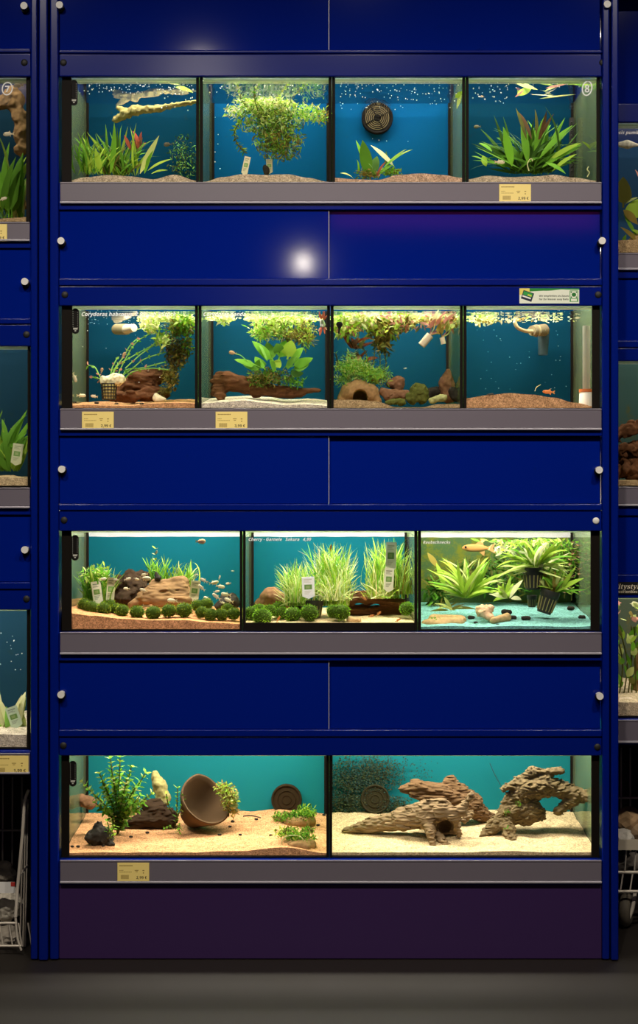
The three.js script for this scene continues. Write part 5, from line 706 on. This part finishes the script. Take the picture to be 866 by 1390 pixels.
  // algae film growing on the back wall, an irregular crust of small scales
  plantOf('algae_crust', 'brownish green algae crust on the wall around the coated vent', 500, 1100, 0.985, foliage([[480, 1060, 36, 36, 2600, ['moss', 'slate', 'slate']], [515, 1050, 34, 26, 1500, ['moss', 'slate']], [472, 1092, 26, 14, 1300, ['moss', 'moss', 'slate']], [535, 1092, 26, 12, 800, ['moss', 'slate']], [560, 1050, 40, 26, 160, ['slate']]], 0.985, { leaf: 'tiny', len: [1.5, 3.5], wid: [1.2, 2.4], depth: 0.004 }));
  solo('air_line', tube([P(665, 1036, Z(0.97)), P(672, 1052, Z(0.97)), P(682, 1070, Z(0.97))], 0.0012), std(lin(0.01, 0.06, 0.07), 0.5), 'thin dark air line on the wall behind the arch', 'hose');
}

// ---------------------------------------------------------------- neighbouring racks
{
  rosette('sword_plant', 'broad light green plant in the tank marked seven', 8, 296, 0.35, 26, [50, 112], [10, 17], [0, 36], ['fresh', 'lime', 'mid', 'fresh'], { foot: 12, x: [-60, 32], profile: 'oval', depth: 0.25 });
  rosette('sword_plant', 'upright narrow plant at the corner of the tank marked seven', 26, 298, 0.5, 14, [40, 80], [7, 12], [0, 22], ['fresh', 'mid', 'pale'], { foot: 5, x: [10, 33] });
  lumpThing('driftwood', 'twisted brown wood hanging in the tank marked seven', 'driftwood', [[[18, 130, 0.7, 12], [28, 165, 0.7, 9]], [[28, 165, 0.7, 9], [30, 200, 0.7, 10]], [[0, 140, 0.7, 10], [18, 135, 0.7, 11]], [[24, 250, 0.7, 8], [30, 280, 0.7, 6]]], { amp: 4, freq: 40, cols: WOOD.tan });
  fish('pale', 'pale fish near the circled seven', 25, 116, 0.15, 15, 0, true); fish('pale', 'pale fish drifting above the leaves in tank seven', 12, 182, 0.15, 17, 0, true); fish('pale', 'pale fish near the gravel in tank seven', 4, 270, 0.12, 12, 20, false);
  const ll = rosette('sword_plant', 'dense lime plant behind the tilted tag', 6, 640, 0.4, 44, [30, 96], [7, 13], [0, 50], ['fresh', 'lime', 'mid', 'lime'], { foot: 16, x: [-70, 35], top: 540 });
  plantTag('tilted pale green tag in the dense lime plant', 21, 632, 0.15, 14, 30, 8, '#9aa67c', '#c9cfa4');
  const lp = rosette('pale_leaved_plant', 'very pale broad leaved plant with a green tag', 10, 1000, 0.35, 26, [24, 78], [12, 20], [0, 62], ['cream', 'pale', 'jade', 'pale'], { foot: 14, x: [-60, 34], profile: 'oval', top: 912 });
  plantTag('square green and white tag on the pale leaved plant', 24, 988, 0.12, 16, 30, -18, '#8fa08a', '#cfe3c4');
  lumpThing('driftwood', 'dark root under the pale leaved plant', 'driftwood', [[[10, 995, 0.35, 7], [26, 994, 0.35, 6]]], { amp: 2, cols: WOOD.dark });
  bubbles('white specks drifting above the pale leaved plant', [[0, 30, 850, 910, 0.05, 0.4, 14]], [0.4, 0.9]);
}
{
  // contents of the set-back rack: everything sits behind its own panes
  const off = ZR / 0.33, F = f => f - off;
  const at = (pts) => pts;
  const zz = f => Z(f) + ZR;
  const leafR = (g, col, x0, y0, x1, y1, f, w, prof = 'lance', k = 1) => leafPart(g, LEAF[prof][k], LM[col], P(x0, y0, zz(f)), P(x1, y1, zz(f) + R(-0.02, 0.02)), L(w, zz(f)), V(gauss() * 0.3, 0.5, 0.9));
  const g = thing('round_leaved_plant', 'plant with round olive leaves and long bent stalks', 'plant', P(850, 335, zz(0.3)));
  for (const [c, a, b, d, e, w, pr, k] of [['olive', 846, 282, 846, 240, 30, 'oval', 0], ['lime', 858, 300, 866, 270, 26, 'oval', 0], ['ochre', 846, 285, 866, 305, 12, 'lance', 1], ['fresh', 864, 320, 846, 290, 5, 'lance', 0], ['ochre', 868, 330, 842, 308, 8, 'lance', 1], ['lime', 870, 318, 858, 312, 6, 'lance', 1], ['pale', 866, 268, 848, 278, 4, 'lance', 2], ['pink', 880, 268, 862, 230, 9, 'lance', 1], ['olive', 890, 300, 880, 262, 22, 'oval', 0], ['fresh', 895, 330, 905, 280, 16, 'oval', 0], ['fresh', 845, 330, 850, 318, 5, 'lance', 0]]) leafR(g, c, a, b, d, e, 0.25, w, pr, k);
  const w1 = (name, label, cat, bones, o) => { const gg = lump(bones.map(bb => bb.map(([x, y, f, r]) => [433 + (x - 433) * kz(zz(f)) / kz(Z(f)), 650 + (y - 650) * kz(zz(f)) / kz(Z(f)), f, r])), o); gg.translate(0, 0, ZR); return solo(name, gg, M.vc, label, cat); };
  w1('stone', 'tan rubble mound under the round leaved plant', 'stone', [[[848, 340, 0.25, 7], [868, 328, 0.3, 12]], [[868, 328, 0.3, 12], [900, 334, 0.3, 12]]], { amp: 3, cols: STONE.tan });
  w1('small_fish', 'cream fish under the writing in the set-back rack', 'fish', [[[842, 196, 0.15, 4], [852, 196, 0.15, 5]], [[852, 196, 0.15, 5], [866, 197, 0.15, 2]]], { amp: 0.4, cols: [0.85, 0.8, 0.62] });
  w1('driftwood', 'stacked dark brown wood filling the murky tank', 'driftwood', [[[835, 590, 0.3, 12], [870, 578, 0.3, 12]], [[838, 625, 0.35, 22], [880, 620, 0.35, 26]], [[845, 610, 0.2, 8], [880, 604, 0.2, 9]], [[836, 640, 0.2, 10], [880, 645, 0.2, 12]], [[850, 635, 0.15, 8], [866, 640, 0.15, 6]]], { amp: 5, freq: 35, cols: WOOD.red, ridge: 6 });
  const p = thing('leafy_plant', 'tall leafy plant in the tank above the rock trolley', 'plant', P(845, 950, zz(0.3)));
  for (let i = 0; i < 60; i++) { const x = R(826, 880), y = R(845, 928); leafR(p, pick(['lime', 'fresh', 'mid', 'pale', 'olive']), x + R(-10, 10), y + R(6, 20), x, y, R(0.15, 0.5), R(5, 10), pick(['oval', 'lance', 'lance']), 0); }
  for (let i = 0; i < 7; i++) part('stem', tube([P(834 + i * 6, 948, zz(0.4)), P(836 + i * 6 + R(-4, 4), 900, zz(0.4)), P(834 + i * 6 + R(-6, 6), 850, zz(0.4))], 0.0018), LM.olive, p);
  const fl = thing('floating_plant', 'layered pale floating leaves above the tall leafy plant', 'plant', P(852, 825, zz(0.3)));
  for (let i = 0; i < 20; i++) { const x = R(832, 880), y = R(818, 846); leafR(fl, pick(['cream', 'pale', 'ochre', 'pink', 'lime']), x, y + R(-2, 3), x + R(-14, 14), y + R(-3, 3), R(0.1, 0.5), R(6, 10), 'oval', 0); }
  w1('driftwood', 'slender dark trunk behind the tall leafy plant', 'driftwood', [[[866, 950, 0.5, 8], [868, 880, 0.5, 6]]], { amp: 2, cols: WOOD.tan });
  w1('shell', 'pink-white shell on gravel below the tall leafy plant', 'shell', [[[842, 950, 0.15, 3], [856, 950, 0.15, 4]]], { amp: 1, cols: [0.8, 0.65, 0.5] });
  for (const [x, y] of [[838, 963], [846, 967], [854, 960], [862, 966], [842, 970]]) { const m = w1('pebble', 'small dark pebble on the gravel above the trolley', 'pebble', [[[x - 1.5, y, 0.1, 1.6], [x + 1.5, y, 0.1, 1.6]]], { amp: 0.4, cols: STONE.dark, cell: 0.9, pad: 2 }); m.userData.group = 'pebbles above the trolley'; }
}

// ---------------------------------------------------------------- wire trolleys of rocks below the neighbouring racks
{
  const g = thing('wire_basket', 'leaning steel wire basket under the rack numbered seven', 'basket', V(X(0), 0, -0.2)), W = (pts, r = 0.0022, seg = 10) => part('wire', tube(pts, r, seg, 6), M.wire, g);
  for (let k = -8; k < 3; k++) W([P(4 + k * 13, 1055, -0.33), P(3 + k * 13, 1290, -0.33)]);
  W([P(-110, 1127, -0.33), P(32, 1127, -0.33)], 0.0028); W([P(-110, 1232, -0.33), P(32, 1232, -0.33)], 0.0028);
  W([P(39, 1072, -0.06), P(35, 1082, -0.06), P(30, 1140, -0.05), P(24, 1205, -0.04), P(21, 1245, -0.03)], 0.0042, 16);
  for (const [a, b] of [[38, 34], [35, 31], [32, 27]]) W([P(a, 1085, -0.12), P(b, 1295, -0.1)], 0.002);
  W([P(27, 1188, -0.05), P(37, 1175, -0.1)], 0.003); W([P(-110, 1253, -0.03), P(23, 1253, -0.03)], 0.0034); W([P(21, 1245, -0.03), P(24, 1275, -0.03), P(29, 1290, -0.03)], 0.003); W([P(-110, 1284, -0.03), P(29, 1284, -0.03)], 0.003);
  for (let k = -7; k < 3; k++) W([P(12 + k * 13, 1253, -0.03), P(17 + k * 13, 1284, -0.03)], 0.0018);
  const rock = (label, x, y, z, rx, ry, cols) => { const c = P(x, y, z), n0 = rnd() * 40, gg = new THREE.IcosahedronGeometry(1, 5), p = gg.attributes.position, col = []; for (let i = 0; i < p.count; i++) { const v = V(p.getX(i), p.getY(i), p.getZ(i)), d = 1 + 0.22 * fbm(v.x * 1.4 + n0, v.y * 1.4, v.z * 1.4) - 0.1 * Math.max(0, N3(v.x * 5 + n0, v.y * 5, v.z * 5) - 0.2); p.setXYZ(i, v.x * d * L(rx), v.y * d * L(ry), v.z * d * L(rx)); const t = 1 + 0.28 * fbm(v.x * 6 + n0, v.y * 6, v.z * 6); for (let q = 0; q < 3; q++) col.push(cols[q] * t); } gg.setAttribute('color', new THREE.Float32BufferAttribute(col, 3)); gg.computeVertexNormals(); gg.translate(c.x, c.y, c.z); return solo('rock', gg, M.vc, label, 'rock'); };
  const pale = [0.62, 0.57, 0.46], grey = [0.34, 0.3, 0.24];
  rock('pale holey limestone behind the leaning wire', 12, 1228, -0.14, 20, 22, pale); rock('grey rounded rock above the pale limestone', 0, 1188, -0.24, 24, 18, grey); rock('dark grey rock at the bottom of the leaning basket', 6, 1272, -0.12, 22, 15, grey); rock('pale rock hidden deeper in the leaning basket', -30, 1240, -0.16, 26, 24, pale);
  const cd = thing('price_card', 'white price card lying on rocks behind leaning wire', 'card', P(8, 1212, -0.08)); part('card', box(-0.05, 0.022, 0, 0.026, 0, 0.0015), M.white, cd, true); part('red_stripe', box(0.012, 0.022, 0.016, 0.0262, 0.0016, 0.0022), std(lin(0.5, 0.03, 0.02), 0.6), cd, true);
}
{
  const g = thing('rock_trolley', 'steel wire trolley of rocks under the set-back rack', 'trolley', V(X(900), 0, -0.35)), W = (pts, r = 0.0022) => part('wire', tube(pts, r, 8, 6), M.wire, g);
  for (let k = 0; k < 12; k++) W([P(843 + k * 12.5, 1015, -0.5), P(843 + k * 12.5, 1160, -0.5)]);
  W([P(838, 1083, -0.49), P(985, 1083, -0.49)], 0.003); W([P(838, 1184, -0.22), P(985, 1184, -0.22)], 0.004); W([P(838, 1210, -0.22), P(985, 1210, -0.22)], 0.004);
  for (let k = 0; k < 11; k++) { W([P(850 + k * 13, 1155, -0.21), P(848 + k * 13, 1184, -0.22)], 0.002); W([P(846 + k * 13, 1184, -0.22), P(842 + k * 13, 1210, -0.22)], 0.002); }
  part('label_board', box(X(838, -0.2), X(985, -0.2), Y(1154, -0.2), Y(1140, -0.2), -0.205, -0.2), std(lin(0.5, 0.44, 0.33), 0.6), g);
  part('fork', tube([P(862, 1212, -0.24), P(858, 1235, -0.24), P(852, 1250, -0.24)], 0.005), M.wire, g);
  const wp = P(850, 1247, -0.26); const wh = part('wheel', new THREE.TorusGeometry(0.028, 0.014, 12, 28).rotateY(1.2).translate(wp.x, 0.042, wp.z), std(lin(0.1, 0.085, 0.06), 0.7), g); part('hub', new THREE.CylinderGeometry(0.016, 0.016, 0.024, 16).rotateX(Math.PI / 2).rotateY(1.2).translate(wp.x, 0.042, wp.z), M.wire, wh);
  const facet = (label, x, y, z, rx, ry, cols) => { const c = P(x, y, z), gg = new THREE.IcosahedronGeometry(1, 2), p = gg.attributes.position, n0 = rnd() * 40, col = []; for (let i = 0; i < p.count; i++) { const v = V(p.getX(i), p.getY(i), p.getZ(i)), d = 1 + 0.3 * N3(v.x * 1.3 + n0, v.y * 1.3, v.z * 1.3) + 0.08 * N3(v.x * 4 + n0, v.y * 4, v.z * 4); p.setXYZ(i, v.x * d * L(rx, z), v.y * d * L(ry, z), v.z * d * L(rx, z)); const t = 1 + 0.28 * fbm(v.x * 6 + n0, v.y * 6, v.z * 6); for (let q = 0; q < 3; q++) col.push(cols[q] * t); } gg.setAttribute('color', new THREE.Float32BufferAttribute(col, 3)); gg.computeVertexNormals(); gg.translate(c.x, c.y, c.z); return solo('rock', gg, M.vc, label, 'rock'); };
  facet('large orange-tan rock in the trolley', 852, 1112, -0.38, 17, 17, [0.45, 0.29, 0.15]); facet('whitish quartz rock in front of the orange one', 846, 1137, -0.28, 14, 13, [0.65, 0.61, 0.52]); facet('brown rock wedged beside the quartz', 866, 1130, -0.36, 13, 13, [0.31, 0.215, 0.125]); facet('dark stone low in the trolley basket', 845, 1170, -0.32, 15, 14, [0.095, 0.0825, 0.07]); facet('grey stone low beside the dark one in the trolley', 864, 1170, -0.32, 12, 12, [0.17, 0.15, 0.125]);
}
renderer.render(scene, camera);
